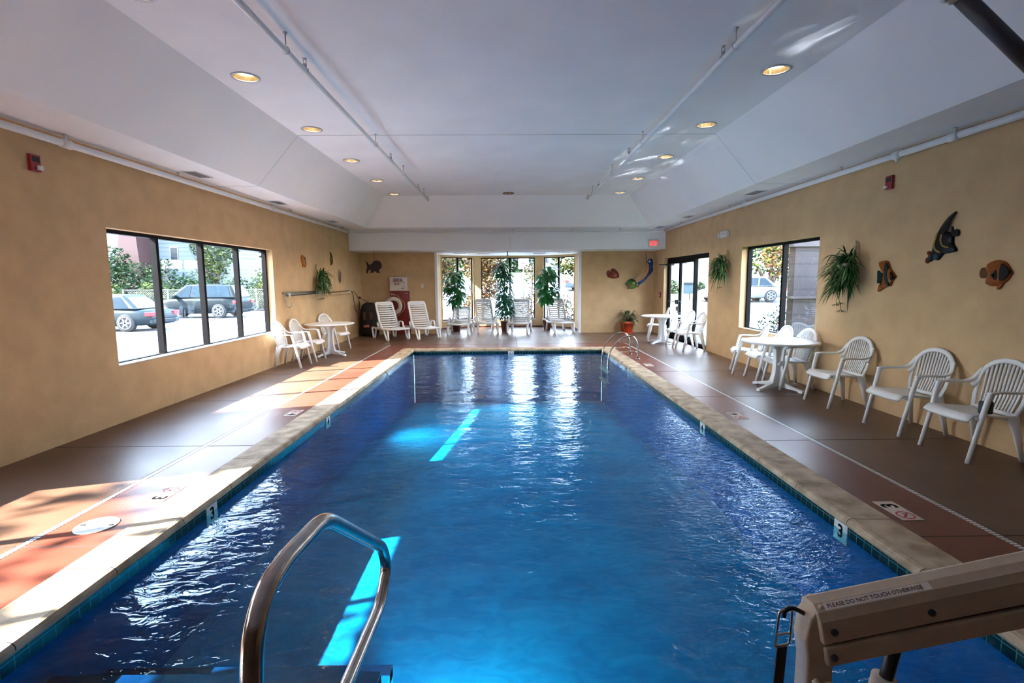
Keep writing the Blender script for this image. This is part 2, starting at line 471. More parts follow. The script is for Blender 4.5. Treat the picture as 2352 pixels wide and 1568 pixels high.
# left wall: two big windows
LW = [(-.45, 3.72, .67, 2.28), (6.03, 10.22, .67, 2.28)]
mb = MB(); wall_panels(mb, 'x', XL - T, XL, YN, YB + T, -.2, 4.3, LW); mb.build('wall_left', M['wall'], kind='structure')
RW = [(7.70, 10.24, .68, 2.28), (11.89, 15.26, 0.0, 2.28)]
mb = MB(); wall_panels(mb, 'x', XR, XR + T, YN, YB + T, -.2, 4.3, RW); mb.build('wall_right', M['wall'], kind='structure')
mb = MB(); wall_panels(mb, 'y', YB, YB + T, XL, XR, -.2, 4.3, [(-2.25, 2.37, -.2, ZB)]); mb.build('wall_back', M['wall'], kind='structure')
mb = MB(); wall_panels(mb, 'y', YN - T, YN, XL - T, XR + T, -.2, 4.3, []); mb.build('wall_front', M['bark'], kind='structure')  # unseen wall, given a dark colour to cut bounce light

# bay: plan points, outside of the back wall
BAY = [(-2.25, YB + T), (-2.25, 17.78), (-1.17, 18.66), (1.30, 18.66), (2.37, 17.80), (2.37, YB + T)]
def bay_wall(mb, p, q, ops, z0=-.2, z1=2.75, th=.16):
    p = V((p[0], p[1], 0)); q = V((q[0], q[1], 0)); d = (q - p); Ln = d.length; d.normalize()
    n = V((-d.y, d.x, 0))    # outward (to the left of travel)
    cuts = sorted({0, Ln, *[o[0] for o in ops], *[o[1] for o in ops]})
    for s0, s1 in zip(cuts, cuts[1:]):
        mid = (s0 + s1) / 2
        op = [o for o in ops if o[0] < mid < o[1]]
        segs = [(z0, z1)] if not op else [(z0, op[0][2]), (op[0][3], z1)]
        for a, b in segs:
            P = [p + d * s0, p + d * s1, p + d * s1 + n * th, p + d * s0 + n * th]
            mb.hexa([(w.x, w.y, a) for w in P], [(w.x, w.y, b) for w in P])
    return p, d, n, Ln
mb = MB()
bay_seg = []
seg_ops = [[], [(.06, 1.365, .30, 2.49)], [(.26, 2.20, .30, 2.49)], [(.03, 1.32, .30, 2.49)], []]
for i in range(5):
    bay_seg.append(bay_wall(mb, BAY[i], BAY[i + 1], seg_ops[i]))
mb.build('wall_bay', M['wall'], kind='structure')
mb = MB(); mb.add([(x, y, ZB) for x, y in BAY] + [(x, y, 2.78) for x, y in BAY], [(5, 4, 3, 2, 1, 0), (6, 7, 8, 9, 10, 11)] + [(k, (k + 1) % 6, 6 + (k + 1) % 6, 6 + k) for k in range(6)])
mb.box(-2.6, 2.7, YB + T, 19.0, 2.76, 2.9)
mb.build('ceiling_bay', M['white_trim'], kind='structure')
# white casing of the bay opening
mb = MB()
mb.box(-2.25, -2.17, YB - .012, YB + T, 0, ZB); mb.box(2.29, 2.37, YB - .012, YB + T, 0, ZB)
mb.build('trim_1', M['white_trim'], kind='structure', bevel=.004)

# beam across the far end
mb = MB(); mb.box(XL, XR, 15.20, YB, ZB, 3.4); mb.build('trim_2', M['slope'], kind='structure')

# floor with the pool hole: brown outer deck and red band around the coping
CW = .30
OX0, OX1, OY0, OY1 = PL - CW, PR + CW, PN - CW, PF + CW       # outer edge of coping
BX0, BX1, BY0, BY1 = -3.06, 3.125, .4, 13.45                   # outer edge of red band
def ring(mb, o, i, mi):
    (a0, a1, b0, b1), (c0, c1, d0, d1) = o, i
    for x0, x1, y0, y1 in ((a0, c0, b0, b1), (c1, a1, b0, b1), (c0, c1, b0, d0), (c0, c1, d1, b1)):
        mb.box(x0, x1, y0, y1, -.12, 0, mi)
mb = MB()
ring(mb, (XL - T, XR + T, YN - T, YB), (BX0, BX1, BY0, BY1), 0)
ring(mb, (BX0, BX1, BY0, BY1), (OX0, OX1, OY0, OY1), 1)
poly = [(-2.25, YB), (2.37, YB)] + BAY[::-1][1:5]
poly = [(-2.25, YB), (2.37, YB), (2.37, 17.80), (1.30, 18.66), (-1.17, 18.66), (-2.25, 17.78)]
mb.prism(poly, lambda a, b, d: (a, b, d), -.12, 0, 0)
mb.build('floor', [M['deck'], M['band']], kind='structure')

# joints cut in the deck
mb = MB()
j = .005
def jl(p, q, w=j):
    p = V((*p, 0)); q = V((*q, 0)); d = (q - p).normalized(); n = V((-d.y, d.x, 0)) * w
    mb.prism([((p - n).x, (p - n).y), ((q - n).x, (q - n).y), ((q + n).x, (q + n).y), ((p + n).x, (p + n).y)], lambda a, b, z: (a, b, z), 0.0, .0012)
for y in (1.05, 3.08, 5.08, 7.10, 9.15, 11.2):
    jl((XL, y), (OX0, y)); jl((OX1, y), (XR, y))
jl((BX0 - .028, YN), (BX0 - .028, BY1 + 0)); jl((BX1 + .028, YN), (BX1 + .028, BY1))
jl((BX0, BY1), (BX1, BY1)); jl((OX0, OY0), (OX0, OY1), .004); jl((OX1, OY0), (OX1, OY1), .004)
jl((-1.44, OY1), (-1.36, YB)); jl((.26, OY1), (.26, 18.6)); jl((1.61, OY1), (1.57, 18.2)); jl((BX0, BY1), (XL, 15.3)); jl((BX1, BY1), (XR, 15.3))
mb.build('trim_3', M['joint'], kind='structure')
mb = MB()
mb.box(BX0 - .022, BX0 + .018, YN, BY1, 0, .0022); mb.box(BX1 - .018, BX1 + .022, YN, BY1, 0, .0022)
mb.build('trim_4', M['drain'], kind='structure')

# coping: bullnosed stone lip around the pool, in lengths with joints
prof = [(.035, -.060), (.0, -.050), (-.010, -.034), (-.008, -.014), (.006, .002), (.028, .008), (.055, .006), (.12, .003), (CW, .003), (CW, -.05)]
mb = MB()
def cop_ring(o):
    return [(PL - o, PN - o), (PR + o, PN - o), (PR + o, PF + o), (PL - o, PF + o)]
vs = []; fs = []
for o, z in prof:
    vs += [(x, y, z) for x, y in cop_ring(o)]
for i in range(len(prof) - 1):
    for k in range(4):
        fs.append((i * 4 + k, i * 4 + (k + 1) % 4, (i + 1) * 4 + (k + 1) % 4, (i + 1) * 4 + k))
mb.add(vs, fs, 0, False)
def cop_joint(side, t):
    for (o0, z0), (o1, z1) in zip(prof[1:-1], prof[2:-1]):
        e = .0012; w = .003
        if side == 'l': a = [(PL - o0, t - w, z0 + e), (PL - o0, t + w, z0 + e), (PL - o1, t + w, z1 + e), (PL - o1, t - w, z1 + e)]
        if side == 'r': a = [(PR + o0, t - w, z0 + e), (PR + o0, t + w, z0 + e), (PR + o1, t + w, z1 + e), (PR + o1, t - w, z1 + e)]
        if side == 'f': a = [(t - w, PF + o0, z0 + e), (t + w, PF + o0, z0 + e), (t + w, PF + o1, z1 + e), (t - w, PF + o1, z1 + e)]
        mb.quad(*a, mi=1)
y = 2.2
while y < PF:
    cop_joint('l', y); cop_joint('r', y - .12); y += .62
x = PL + .5
while x < PR: cop_joint('f', x); x += .62
mb.build('pool_coping', [M['coping'], M['joint']], kind='structure')

# waterline tile band and pool basin
mb = MB()
e = .03
mb.box(PL - .05, PL + .0, PN, PF, -.122, -.045); mb.box(PR, PR + .05, PN, PF, -.122, -.045)
mb.box(PL - .05, PR + .05, PF, PF + .05, -.122, -.045); mb.box(PL - .05, PR + .05, PN - .05, PN, -.122, -.045)
mb.build('trim_5', M['tile'], kind='structure')
mb = MB()
def bz(y): return -.86 - .45 * max(0, min(1, (y - 6) / 6))
ys = [PN - .02, 3, 6, 8, 10, PF + .02]
for y0, y1 in zip(ys, ys[1:]):
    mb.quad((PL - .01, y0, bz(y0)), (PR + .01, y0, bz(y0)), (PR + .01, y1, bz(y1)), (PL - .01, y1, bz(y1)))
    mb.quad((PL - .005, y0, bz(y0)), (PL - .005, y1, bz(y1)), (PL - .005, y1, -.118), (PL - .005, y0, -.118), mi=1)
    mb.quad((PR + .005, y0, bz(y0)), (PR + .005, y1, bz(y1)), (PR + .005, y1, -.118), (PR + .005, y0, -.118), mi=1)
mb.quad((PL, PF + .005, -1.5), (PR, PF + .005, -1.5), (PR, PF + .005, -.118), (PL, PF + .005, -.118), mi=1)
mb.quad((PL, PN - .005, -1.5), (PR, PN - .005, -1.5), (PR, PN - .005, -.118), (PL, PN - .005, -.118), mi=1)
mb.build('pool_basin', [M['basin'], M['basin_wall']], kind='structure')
# entry steps with dark tile nosing under the water
st = thing('pool_steps', 'submerged blue entry steps with dark nosing tiles at the near end of the pool', 'steps', (0, 0, 0), kind='structure')
mb = MB(); tn = MB()
for x0, x1, y1, z in ((-2.26, -.64, 2.36, -.30), (-2.26, -.66, 2.68, -.52)):
    mb.box(x0, x1, PN, y1, -.86, z)
    tn.box(x0, x1, y1 - .075, y1 + .004, z - .06, z + .004)
mb.build('step_block', M['basin'], st); tn.build('nosing', M['nosing'], st)

# water surface
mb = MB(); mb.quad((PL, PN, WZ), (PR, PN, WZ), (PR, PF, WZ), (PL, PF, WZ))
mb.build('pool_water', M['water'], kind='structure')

# ceiling tray: soffits, slopes, flat centre
SX0, SX1, SY1 = -3.87, 3.95, 14.55
TX0, TX1, TY1 = -3.21, 3.29, 13.94
SY0, TY0 = -2.4, -1.8
mb = MB()
mb.box(XL, SX0, YN, 15.2, ZS, ZS + .05); mb.box(SX1, XR, YN, 15.2, ZS, ZS + .05)
mb.box(SX0, SX1, SY1, 15.2, ZS, ZS + .05); mb.box(SX0, SX1, YN, SY0, ZS, ZS + .05)
def holed(mb, x0, x1, ys):
    cx = (x0 + x1) / 2; h = (x1 - x0) / 2; y = TY0
    for cy in sorted(ys):
        mb.quad((x0, y, ZC), (x1, y, ZC), (x1, cy - h, ZC), (x0, cy - h, ZC))
        n = 32; vs = []
        for k in range(n):
            a = 2 * pi * k / n; c, q = cos(a), sin(a); r_ = h / max(abs(c), abs(q))
            vs += [(cx + .124 * c, cy + .124 * q, ZC), (cx + r_ * c, cy + r_ * q, ZC)]
        mb.add(vs, [(2 * k, 2 * k + 1, (2 * k + 3) % (2 * n), (2 * k + 2) % (2 * n)) for k in range(n)])
        y = cy + h
    mb.quad((x0, y, ZC), (x1, y, ZC), (x1, TY1, ZC), (x0, TY1, ZC))
DL = [(-2.87, y) for y in (.15, 2.10, 4.32, 6.02, 7.97, 9.94, 11.85, 13.62)] + [(2.95, y) for y in (.05, 1.95, 3.9, 5.86, 7.82, 9.75, 11.74, 13.55)] + [(.07, 13.60)]
h_ = .20
holed(mb, -2.87 - h_, -2.87 + h_, [y for x, y in DL if x < -1 and y > 3]); holed(mb, 2.95 - h_, 2.95 + h_, [y for x, y in DL if x > 1 and y > 5]); holed(mb, .07 - h_, .07 + h_, [13.60])
for x0, x1 in ((TX0, -2.87 - h_), (-2.87 + h_, .07 - h_), (.07 + h_, 2.95 - h_), (2.95 + h_, TX1)): mb.quad((x0, TY0, ZC), (x1, TY0, ZC), (x1, TY1, ZC), (x0, TY1, ZC))
a = [(SX0, SY0, ZS), (SX1, SY0, ZS), (SX1, SY1, ZS), (SX0, SY1, ZS)]; b = [(TX0, TY0, ZC), (TX1, TY0, ZC), (TX1, TY1, ZC), (TX0, TY1, ZC)]
for k in range(4): mb.quad(a[k], a[(k + 1) % 4], b[(k + 1) % 4], b[k], 1)
mb.box(XL - T, XR + T, YN - T, YB + T, 4.28, 4.4)
mb.build('ceiling', [M['ceil'], M['slope']], kind='structure')
mb = MB(); yj = 8.30
mb.box(TX0, TX1, yj - .004, yj + .004, ZC - .003, ZC + .001)
for s0, s1, t0 in ((SX0, TX0, 1), (SX1, TX1, -1)):
    n = V((ZC - ZS, 0, -(s1 - s0))).normalized() * (.003 if t0 > 0 else .003)
    if n.z > 0: n = -n
    for dy in (-.004,):
        q = [V((s0, yj - .004, ZS)), V((s0, yj + .004, ZS)), V((s1, yj + .004, ZC)), V((s1, yj - .004, ZC))]
        mb.add([w + n for w in q], [(0, 1, 2, 3)])
mb.box(XL, SX0, yj - .003, yj + .003, ZS - .002, ZS); mb.box(SX1, XR, yj - .003, yj + .003, ZS - .002, ZS)
mb.build('trim_6', M['seam'], kind='structure')

# dark base trim in the bay
mb = MB()
for i in range(5):
    p, d, n, Ln = bay_seg[i]
    P = [p, p + d * Ln, p + d * Ln - n * .012, p - n * .012]
    mb.hexa([(w.x, w.y, 0) for w in P], [(w.x, w.y, .045) for w in P])
mb.build('baseboard_back', M['brown_pot'], kind='structure')

# ------------------------------------------------------------------ windows
def window(name, side, x, y0, y1, z0, z1, mulls):
    w = bpy.data.objects.new(name, None); link(w); w['kind'] = 'structure'; w.location = (0, 0, 0)
    sx = -1 if side == 'l' else 1
    xa, xb = x + sx * (T - .10), x + sx * (T - .02)
    xa, xb = min(xa, xb), max(xa, xb)
    mb = MB(); f = .045
    mb.box(xa, xb, y0, y1, z1 - f, z1); mb.box(xa, xb, y0, y1, z0, z0 + .025)
    mb.box(xa, xb, y0, y0 + f, z0 + .025, z1 - f); mb.box(xa, xb, y1 - f, y1, z0 + .025, z1 - f)
    for m in mulls: mb.box(xa, xb, m - .028, m + .028, z0 + .025, z1 - f)
    mb.build('frame', M['bronze'], w)
    mb = MB(); xm = (xa + xb) / 2
    mb.quad((xm, y0, z0), (xm, y1, z0), (xm, y1, z1), (xm, y0, z1))
    mb.build('pane', M['glass'], w)
    mb = MB(); mb.box(min(x, xa if sx < 0 else xb) - (0 if sx > 0 else 0), max(x, xb if sx > 0 else xa), y0 + .001, y1 - .001, z0 - .004, z0 + .012)
    mb.build('sill', M['wall'] if side == 'r' else M['white_trim'], w)
window('window_1', 'l', XL, 6.03, 10.22, .67, 2.28, (7.06, 8.10, 9.15))
window('window_2', 'l', XL, -.45, 3.72, .67, 2.28, (.60, 1.63, 2.66))
window('window_3', 'r', XR, 7.70, 10.24, .68, 2.28, (8.93,))
# bay windows
for k, i in enumerate((1, 2, 3)):
    p, d, n, Ln = bay_seg[i]; s0, s1, z0, z1 = seg_ops[i][0]
    w = bpy.data.objects.new('window_%d' % (4 + k), None); link(w); w['kind'] = 'structure'
    w.location = (p.x, p.y, 0); w.rotation_euler = (0, 0, atan2(d.y, d.x))
    mb = MB(); f = .03; ya, yb = .05, .11
    mb.box(s0, s1, ya, yb, z1 - f, z1); mb.box(s0, s1, ya, yb, z0, z0 + f)
    mb.box(s0, s0 + f, ya, yb, z0 + f, z1 - f); mb.box(s1 - f, s1, ya, yb, z0 + f, z1 - f)
    mm = (s0 + s1) / 2 + (.07 if i == 2 else (.02 if i == 1 else -.02))
    mb.box(mm - .032, mm + .032, ya, yb, z0 + f, z1 - f)
    mb.build('frame', M['bronze'], w)
    mb = MB(); mb.quad((s0, .08, z0), (s1, .08, z0), (s1, .08, z1), (s0, .08, z1)); mb.build('pane', M['glass'], w)
    mb = MB(); mb.box(s0 - .02, s1 + .02, -.012, .05, z0 - .03, z0); mb.build('sill', M['white_trim'], w)

# glazed entrance doors in the right wall: two leaves and a side light
def door_leaf(name, y0, y1, hw=True, top=2.17, hinge_push=False):
    w = bpy.data.objects.new(name, None); link(w); w['kind'] = 'structure'
    xa, xb = XR + .12, XR + .17
    mb = MB(); s = .05
    mb.box(xa, xb, y0, y0 + s, .0, top); mb.box(xa, xb, y1 - s, y1, .0, top)
    mb.box(xa, xb, y0 + s, y1 - s, 0, .16); mb.box(xa, xb, y0 + s, y1 - s, top - .06, top)
    mb.build('door_frame', M['bronze'], w, bevel=.003)
    mb = MB(); mb.quad((XR + .145, y0 + s, .16), (XR + .145, y1 - s, .16), (XR + .145, y1 - s, top - .06), (XR + .145, y0 + s, top - .06)); mb.build('pane', M['glass'], w)
    return w
d1 = door_leaf('door_1', 14.24, 15.18)
mb = MB(); mb.box(XR + .07, XR + .12, 14.30, 14.42, .98, 1.10); mb.box(XR + .085, XR + .10, 14.4, 15.1, 1.03, 1.05); mb.box(XR + .07, XR + .12, 14.26, 14.33, .80, .92)
mb.build('push_bar', M['blackp'], d1)
mb = MB(); mb.box(XR + .02, XR + .12, 14.7, 15.1, 2.06, 2.12); mb.box(XR - .22, XR + .06, 15.02, 15.06, 2.08, 2.11)
mb.build('door_closer', M['blackp'], d1)
d2 = door_leaf('door_2', 13.12, 14.22)
mb = MB(); mb.tube(rounded([(XR + .12, 14.08, 1.06), (XR + .05, 14.08, 1.06), (XR + .05, 14.08, .74), (XR + .12, 14.08, .74)], .03), .013, 8); mb.build('door_handle', M['blackp'], d2)
w = bpy.data.objects.new('window_7', None); link(w); w['kind'] = 'structure'
mb = MB(); mb.box(XR + .1, XR + .19, 11.89, 15.26, 2.17, 2.28); mb.box(XR + .1, XR + .19, 13.05, 13.12, 0, 2.17); mb.box(XR + .1, XR + .19, 11.89, 11.94, 0, 2.17); mb.box(XR + .1, XR + .19, 15.18, 15.26, 0, 2.17); mb.box(XR + .1, XR + .19, 11.94, 13.05, 0, .08)
mb.build('frame', M['bronze'], w)
mb = MB(); mb.quad((XR + .145, 11.94, .08), (XR + .145, 13.05, .08), (XR + .145, 13.05, 2.17), (XR + .145, 11.94, 2.17)); mb.build('pane', M['glass'], w)

# ------------------------------------------------------------------ ceiling fittings
DL = [(-2.87, y) for y in (.15, 2.10, 4.32, 6.02, 7.97, 9.94, 11.85, 13.62)] + [(2.95, y) for y in (.05, 1.95, 3.9, 5.86, 7.82, 9.75, 11.74, 13.55)] + [(.07, 13.60)]
order = ['nearest', 'second', 'third', 'fourth', 'fifth', 'sixth', 'seventh', 'last']
proto = None
for i, (x, y) in enumerate(DL):
    row = 'left' if i < 8 else 'right'
    if i == 16: lb = 'round recessed ceiling light glowing reddish, centred above the far end of the pool'
    else:
        k = i % 8
        lb = ('recessed light in the %s ceiling row, %s' % (row, ['behind the viewer', 'nearly overhead', 'half cut off at the top edge', 'largest one in full view', 'beside the ceiling seam', 'next beyond the ceiling seam', 'last but one before the far slope', 'closest to the far slope'][k]))
        if row == 'right' and k == 2: lb = 'round recessed light in the right ceiling row, just above the top of the picture'
    if y < 3.5: continue
    if row == 'right' and i < 16 and y < 4.5: continue
    if proto is None or i == 16:
        p = thing('recessed_light', lb, 'ceiling light', (x, y, ZC), 0, 'recessed ceiling lights')
        mb = MB(); mb.lathe([(.150, 0), (.150, -.010), (.128, -.012), (.122, 0), (.150, 0)], n=36, caps=False); mb.build('trim_ring', M['bronze'] if i == 16 else M['sprk'], p)
        mb = MB(); mb.lathe([(.124, -.003), (.118, .04), (.105, .09), (.10, .11), (.0, .12)], n=28, caps=False); mb.build('reflector', M['brass'], p)
        mb = MB(); mb.lathe([(.0, .045), (.06, .05), (.085, .07), (.09, .10), (.0, .10)], n=24); mb.build('lamp', M['lamp_red'] if i == 16 else M['lamp'], p)
        if i < 16: proto = p
    else:
        dup(proto, lb, (x, y, ZC), 0, 'recessed ceiling lights')
# holes for the recessed lights are hidden by shallow cans: cut the flat ceiling locally is not needed, lamps hang in the trim
def spot(x, y, z, e, size=105, col=(1, .86, .68)):
    l = bpy.data.lights.new('downlight_lamp', 'SPOT'); l.energy = e; l.spot_size = R(size); l.spot_blend = .9; l.color = col; l.shadow_soft_size = .08
    o = bpy.data.objects.new('downlight_lamp', l); COL.objects.link(o); o.location = (x, y, z)
for i, (x, y) in enumerate(DL):
    if y > 7: spot(x, y, ZC - .02, 90 if y > 9 else 45)

# sprinkler mains under the flat ceiling, each with hangers and heads
def sprinkler_line(label, x, y0, y1, z, hang, heads, flip):
    t = thing('sprinkler_pipe', label, 'pipe', (0, 0, 0), 0, 'white sprinkler pipes hung under the ceiling')
    mb = MB(); mb.tube([(x, y0, z), (x, y1, z)], .028, 12); mb.build('pipe_run', M['pipe'], t)
    for hy in hang:
        mb = MB(); mb.tube([(x, hy, ZC), (x, hy, z + .05)], .006, 6); mb.lathe([(.0, 0), (.02, 0), (.02, -.01), (0, -.01)], (x, hy, ZC), 10)
        mb.tube([(x + .034 * cos(a), hy, z + .034 * sin(a) + .006) for a in [2 * pi * k / 12 for k in range(12)]], .004, 5, closed=True)
        mb.build('hanger', M['sprk'], t)
    for hy in heads:
        mb = MB(); mb.tube([(x, hy, z + .02), (x, hy, z + .07)], .018, 8); mb.tube([(x - .012, hy, z + .07), (x - .016, hy, z + .10), (x, hy, z + .115)], .004, 5); mb.tube([(x + .012, hy, z + .07), (x + .016, hy, z + .10), (x, hy, z + .115)], .004, 5)
        mb.lathe([(.024, .118), (.024, .121), (0, .121)], (x, hy, z), 12)
        mb.lathe([(.034, -.0), (.036, .03), (.0, .03)], (x, hy, z - .01), 10)
        mb.build('sprinkler_head', M['sprk'], t)
    mb = MB(); mb.tube([(x, y1 - .03, z), (x, y1 + .02, z)], .034, 12); mb.tube([(x, y1 - .02, z), (x, y1 - .02, z + .08)], .014, 8); mb.build('end_fitting', M['sprk'], t)
sprinkler_line('white sprinkler pipe hung under the flat ceiling, left of centre', -2.0, -2, 13.55, 3.74, (2, 5.0, 8.25, 10.4, 12.9), (5.45, 9.3, 12.1), 0)
sprinkler_line('white sprinkler pipe hung under the flat ceiling, right of centre', 2.1, -2, 13.45, 3.74, (2, 4.92, 8.14, 10.4, 12.7), (5.2, 9.0, 11.9), 0)

# perimeter pipe below the soffits
def corner_pipe(label, pts, hang, heads, r=.034):
    t = thing('perimeter_pipe', label, 'pipe', (0, 0, 0), 0, 'white pipes running along the soffit')
    mb = MB(); mb.tube(rounded(pts, .12), r, 12); mb.build('pipe_run', M['pipe'], t)
    for (x, y, z) in hang:
        mb = MB(); mb.tube([(x, y, ZS), (x, y, z + .03)], .007, 6); mb.lathe([(0, 0), (.022, 0), (.022, -.008), (0, -.008)], (x, y, ZS), 10); mb.build('hanger', M['sprk'], t)
    for (x, y, z) in heads:
        mb = MB(); mb.tube([(x, y - .06, z), (x, y + .06, z)], r * 1.3, 12); mb.tube([(x, y, z), (x, y, z - .07)] if x > 0 and y > 5.8 and y < 6.6 else [(x, y, z), (x, y, z + .085)], .02, 8); mb.build('tee_fitting', M['pipe'], t)
corner_pipe('white pipe along the left soffit above the big window', [(-4.45, -2, 3.045), (-4.45, 14.85, 3.045)], [(-4.45, 4.2, 3.05), (-4.45, 7.25, 3.05), (-4.45, 10.9, 3.05), (-4.45, 14.3, 3.05)], [(-4.45, 5.45, 3.045), (-4.45, 10.1, 3.045), (-4.45, 13.9, 3.045)])
corner_pipe('white pipe along the right soffit above the glazed doors', [(4.53, -2, 3.055), (4.53, 14.85, 3.055)], [(4.53, 5.33, 3.06), (4.53, 7.1, 3.06), (4.53, 10.6, 3.06), (4.53, 13.5, 3.06)], [(4.53, 5.33, 3.055), (4.53, 6.1, 3.055), (4.53, 9.9, 3.055)])
corner_pipe('thin white pipe along the face of the far beam', [(-4.41, 14.9, 3.045), (-4.1, 15.05, 3.04), (4.15, 15.05, 3.04), (4.49, 14.9, 3.055)], [(-2.3, 15.05, 3.04), (.2, 15.05, 3.04), (1.9, 15.05, 3.04), (3.3, 15.05, 3.04)], [], .022)
t = thing('branch_pipe', 'thick dark pipe crossing the top right corner of the ceiling', 'pipe', (0, 0, 0))
mb = MB(); mb.tube([(2.83, 3.42, 3.42), (3.42, 3.42, 2.93)], .05, 14); mb.build('pipe_run', mat('dark_grey_pipe_paint', (.05, .045, .055), .5, var=.1), t)
mb = MB(); mb.tube([(2.70, 3.42, 3.53), (2.86, 3.42, 3.39)], .062, 14); mb.tube([(2.80, 3.42, 3.42), (2.76, 3.42, 3.36)], .02, 8); mb.build('coupling', M['sprk'], t)
mb = MB(); mb.tube(rounded([(2.72, 3.42, 3.5), (2.5, 3.42, 3.68), (2.14, 3.42, 3.74)], .1), .04, 12); mb.build('pipe_end', M['pipe'], t)
mb = MB(); mb.tube(rounded([(3.4, 3.42, 2.95), (3.9, 3.42, 2.98), (4.48, 3.42, 3.055)], .1), .04, 12); mb.build('pipe_end', M['pipe'], t)
t = thing('drop_sprinkler', 'small sprinkler dropping from the bay ceiling in the centre', 'sprinkler', (.04, 15.9, ZB))
mb = MB(); mb.tube([(0, 0, 0), (0, 0, -.12)], .02, 10); mb.lathe([(.03, -.12), (.034, -.16), (0, -.17)], n=12); mb.build('sprinkler_head', M['sprk'], t)
mb = MB(); mb.tube([(.12, 15.19, 2.95), (.12, 15.19, 2.57)], .008, 6); tag(mb.build('conduit', M['pipe']), 'thin vertical conduit on the face of the far beam', 'conduit')

# soffit air vents
vp = None
for (x, y, lb) in ((-4.28, 7.4, 'flat air vent in the left soffit, the one nearest the viewer'), (-4.28, 9.95, 'flat air vent in the left soffit above the window'), (-4.28, 13.0, 'flat air vent in the left soffit near the far corner'),
                   (4.33, 9.1, 'flat air vent in the right soffit above the window'), (4.33, 12.4, 'flat air vent in the right soffit above the glazed doors'), (4.33, 14.7, 'flat air vent in the right soffit near the far corner')):
    if vp is None:
        vp = thing('air_vent', lb, 'air vent', (x, y, ZS), 0, 'soffit air vents')
        mb = MB()
        for q in ((-.10, .10, -.22, -.20), (-.10, .10, .20, .22), (-.10, -.085, -.2, .2), (.085, .10, -.2, .2)): mb.box(*q, -.008, 0)
        mb.build('frame', M['pipe'], vp)
        mb = MB(); mb.box(-.085, .085, -.2, .2, -.002, 0, 0)
        for k in range(6): mb.box(-.08 + k * .03, -.068 + k * .03, -.2, .2, -.007, -.002, 1)
        mb.build('grille', [M['dark'], M['sprk']], vp)
    else: dup(vp, lb, (x, y, ZS), 0, 'soffit air vents')
vp = None
for (x, y, lb) in ((-1.5, 16.9, 'slot vent in the bay ceiling, far left'), (-.75, 17.2, 'slot vent in the bay ceiling, left of centre'), (1.1, 17.2, 'slot vent in the bay ceiling, right of centre'), (1.9, 16.9, 'slot vent in the bay ceiling, far right')):
    if vp is None:
        vp = thing('slot_vent', lb, 'air vent', (x, y, ZB), 0, 'bay ceiling vents')
        mb = MB(); mb.box(-.2, .2, -.06, .06, -.012, 0); mb.build('frame', M['pipe'], vp)
        mb = MB(); mb.box(-.18, .18, -.04, -.01, -.014, -.010); mb.box(-.18, .18, .01, .04, -.014, -.010); mb.build('grille', M['seam'], vp)
    else: dup(vp, lb, (x, y, ZB), 0, 'bay ceiling vents')

# ------------------------------------------------------------------ things on the walls (local x right, z up, -y out of the wall)
RZ = {'l': pi / 2, 'r': -pi / 2, 'b': 0.}
def onwall(name, label, cat, side, a, z, group=None):
    loc = {'l': (XL, a, z), 'r': (XR, a, z), 'b': (a, YB, z)}[side]
    return thing(name, label, cat, loc, RZ[side], group)

def alarm(label, side, a, z):
    t = onwall('fire_alarm', label, 'fire alarm', side, a, z, 'red fire alarm strobes')
    mb = MB(); mb.box(-.055, .055, -.035, 0, -.08, .08); mb.build('housing', M['red_alarm'], t, bevel=.006)
    mb = MB(); mb.box(-.045, .0, -.065, -.035, -.065, -.035) if side == 'r' else mb.box(-.0, .05, -.065, -.035, -.065, -.02); mb.build('strobe_lens', M['strobe'], t, bevel=.008)
    mb = MB(); mb.box(-.04, .04, -.037, -.034, .01, .06); mb.build('horn_grille', M['dark'], t)
alarm('red fire alarm strobe high on the left wall', 'l', 5.18, 2.80)
alarm('red fire alarm strobe high on the right wall', 'r', 6.34, 2.79)
t = onwall('pull_station', 'small red fire alarm pull station beside the glazed doors', 'fire alarm', 'r', 15.55, 1.21)
mb = MB(); mb.box(-.06, .06, -.03, 0, -.08, .08); mb.build('housing', M['red_alarm'], t, bevel=.005)
mb = MB(); mb.box(-.035, .035, -.045, -.03, -.03, 0); mb.build('pull_handle', M['tile_white'], t, bevel=.003)
t = onwall('emergency_light', 'white emergency light box on the right wall above the trailing plant', 'emergency light', 'r', 11.0, 2.60)
mb = MB(); mb.box(-.16, .16, -.07, 0, -.07, .07); mb.build('housing', M['almond'], t, bevel=.012)
for s in (-1,):
    mb = MB(); mb.lathe([(.0, 0), (.05, 0), (.06, .05), (.045, .06), (0, .06)], (0, 0, 0), 16); o = mb.build('lamp_head', M['almond'], t); o.rotation_euler = (R(90), 0, 0); o.location = (-.22, -.02, -.01)
mb = MB(); mb.box(-.03, .03, -.074, -.07, .0, .01); mb.build('test_button', M['dark'], t)
# exit sign on the beam
t = thing('exit_sign', 'lit red EXIT sign on the far beam', 'sign', (4.30, 15.2, 2.71))
mb = MB(); mb.box(-.155, .155, -.05, 0, -.105, .105); mb.build('housing', M['almond'], t, bevel=.006)
mb = MB(); mb.box(-.13, .13, -.053, -.05, -.085, .085); mb.build('face', M['exit_face'], t)
ex = text('EXIT', .175, M['exit_red'], t, (0, -.0545, 0), bold=.004); ex.scale = (.62, 1, 1)
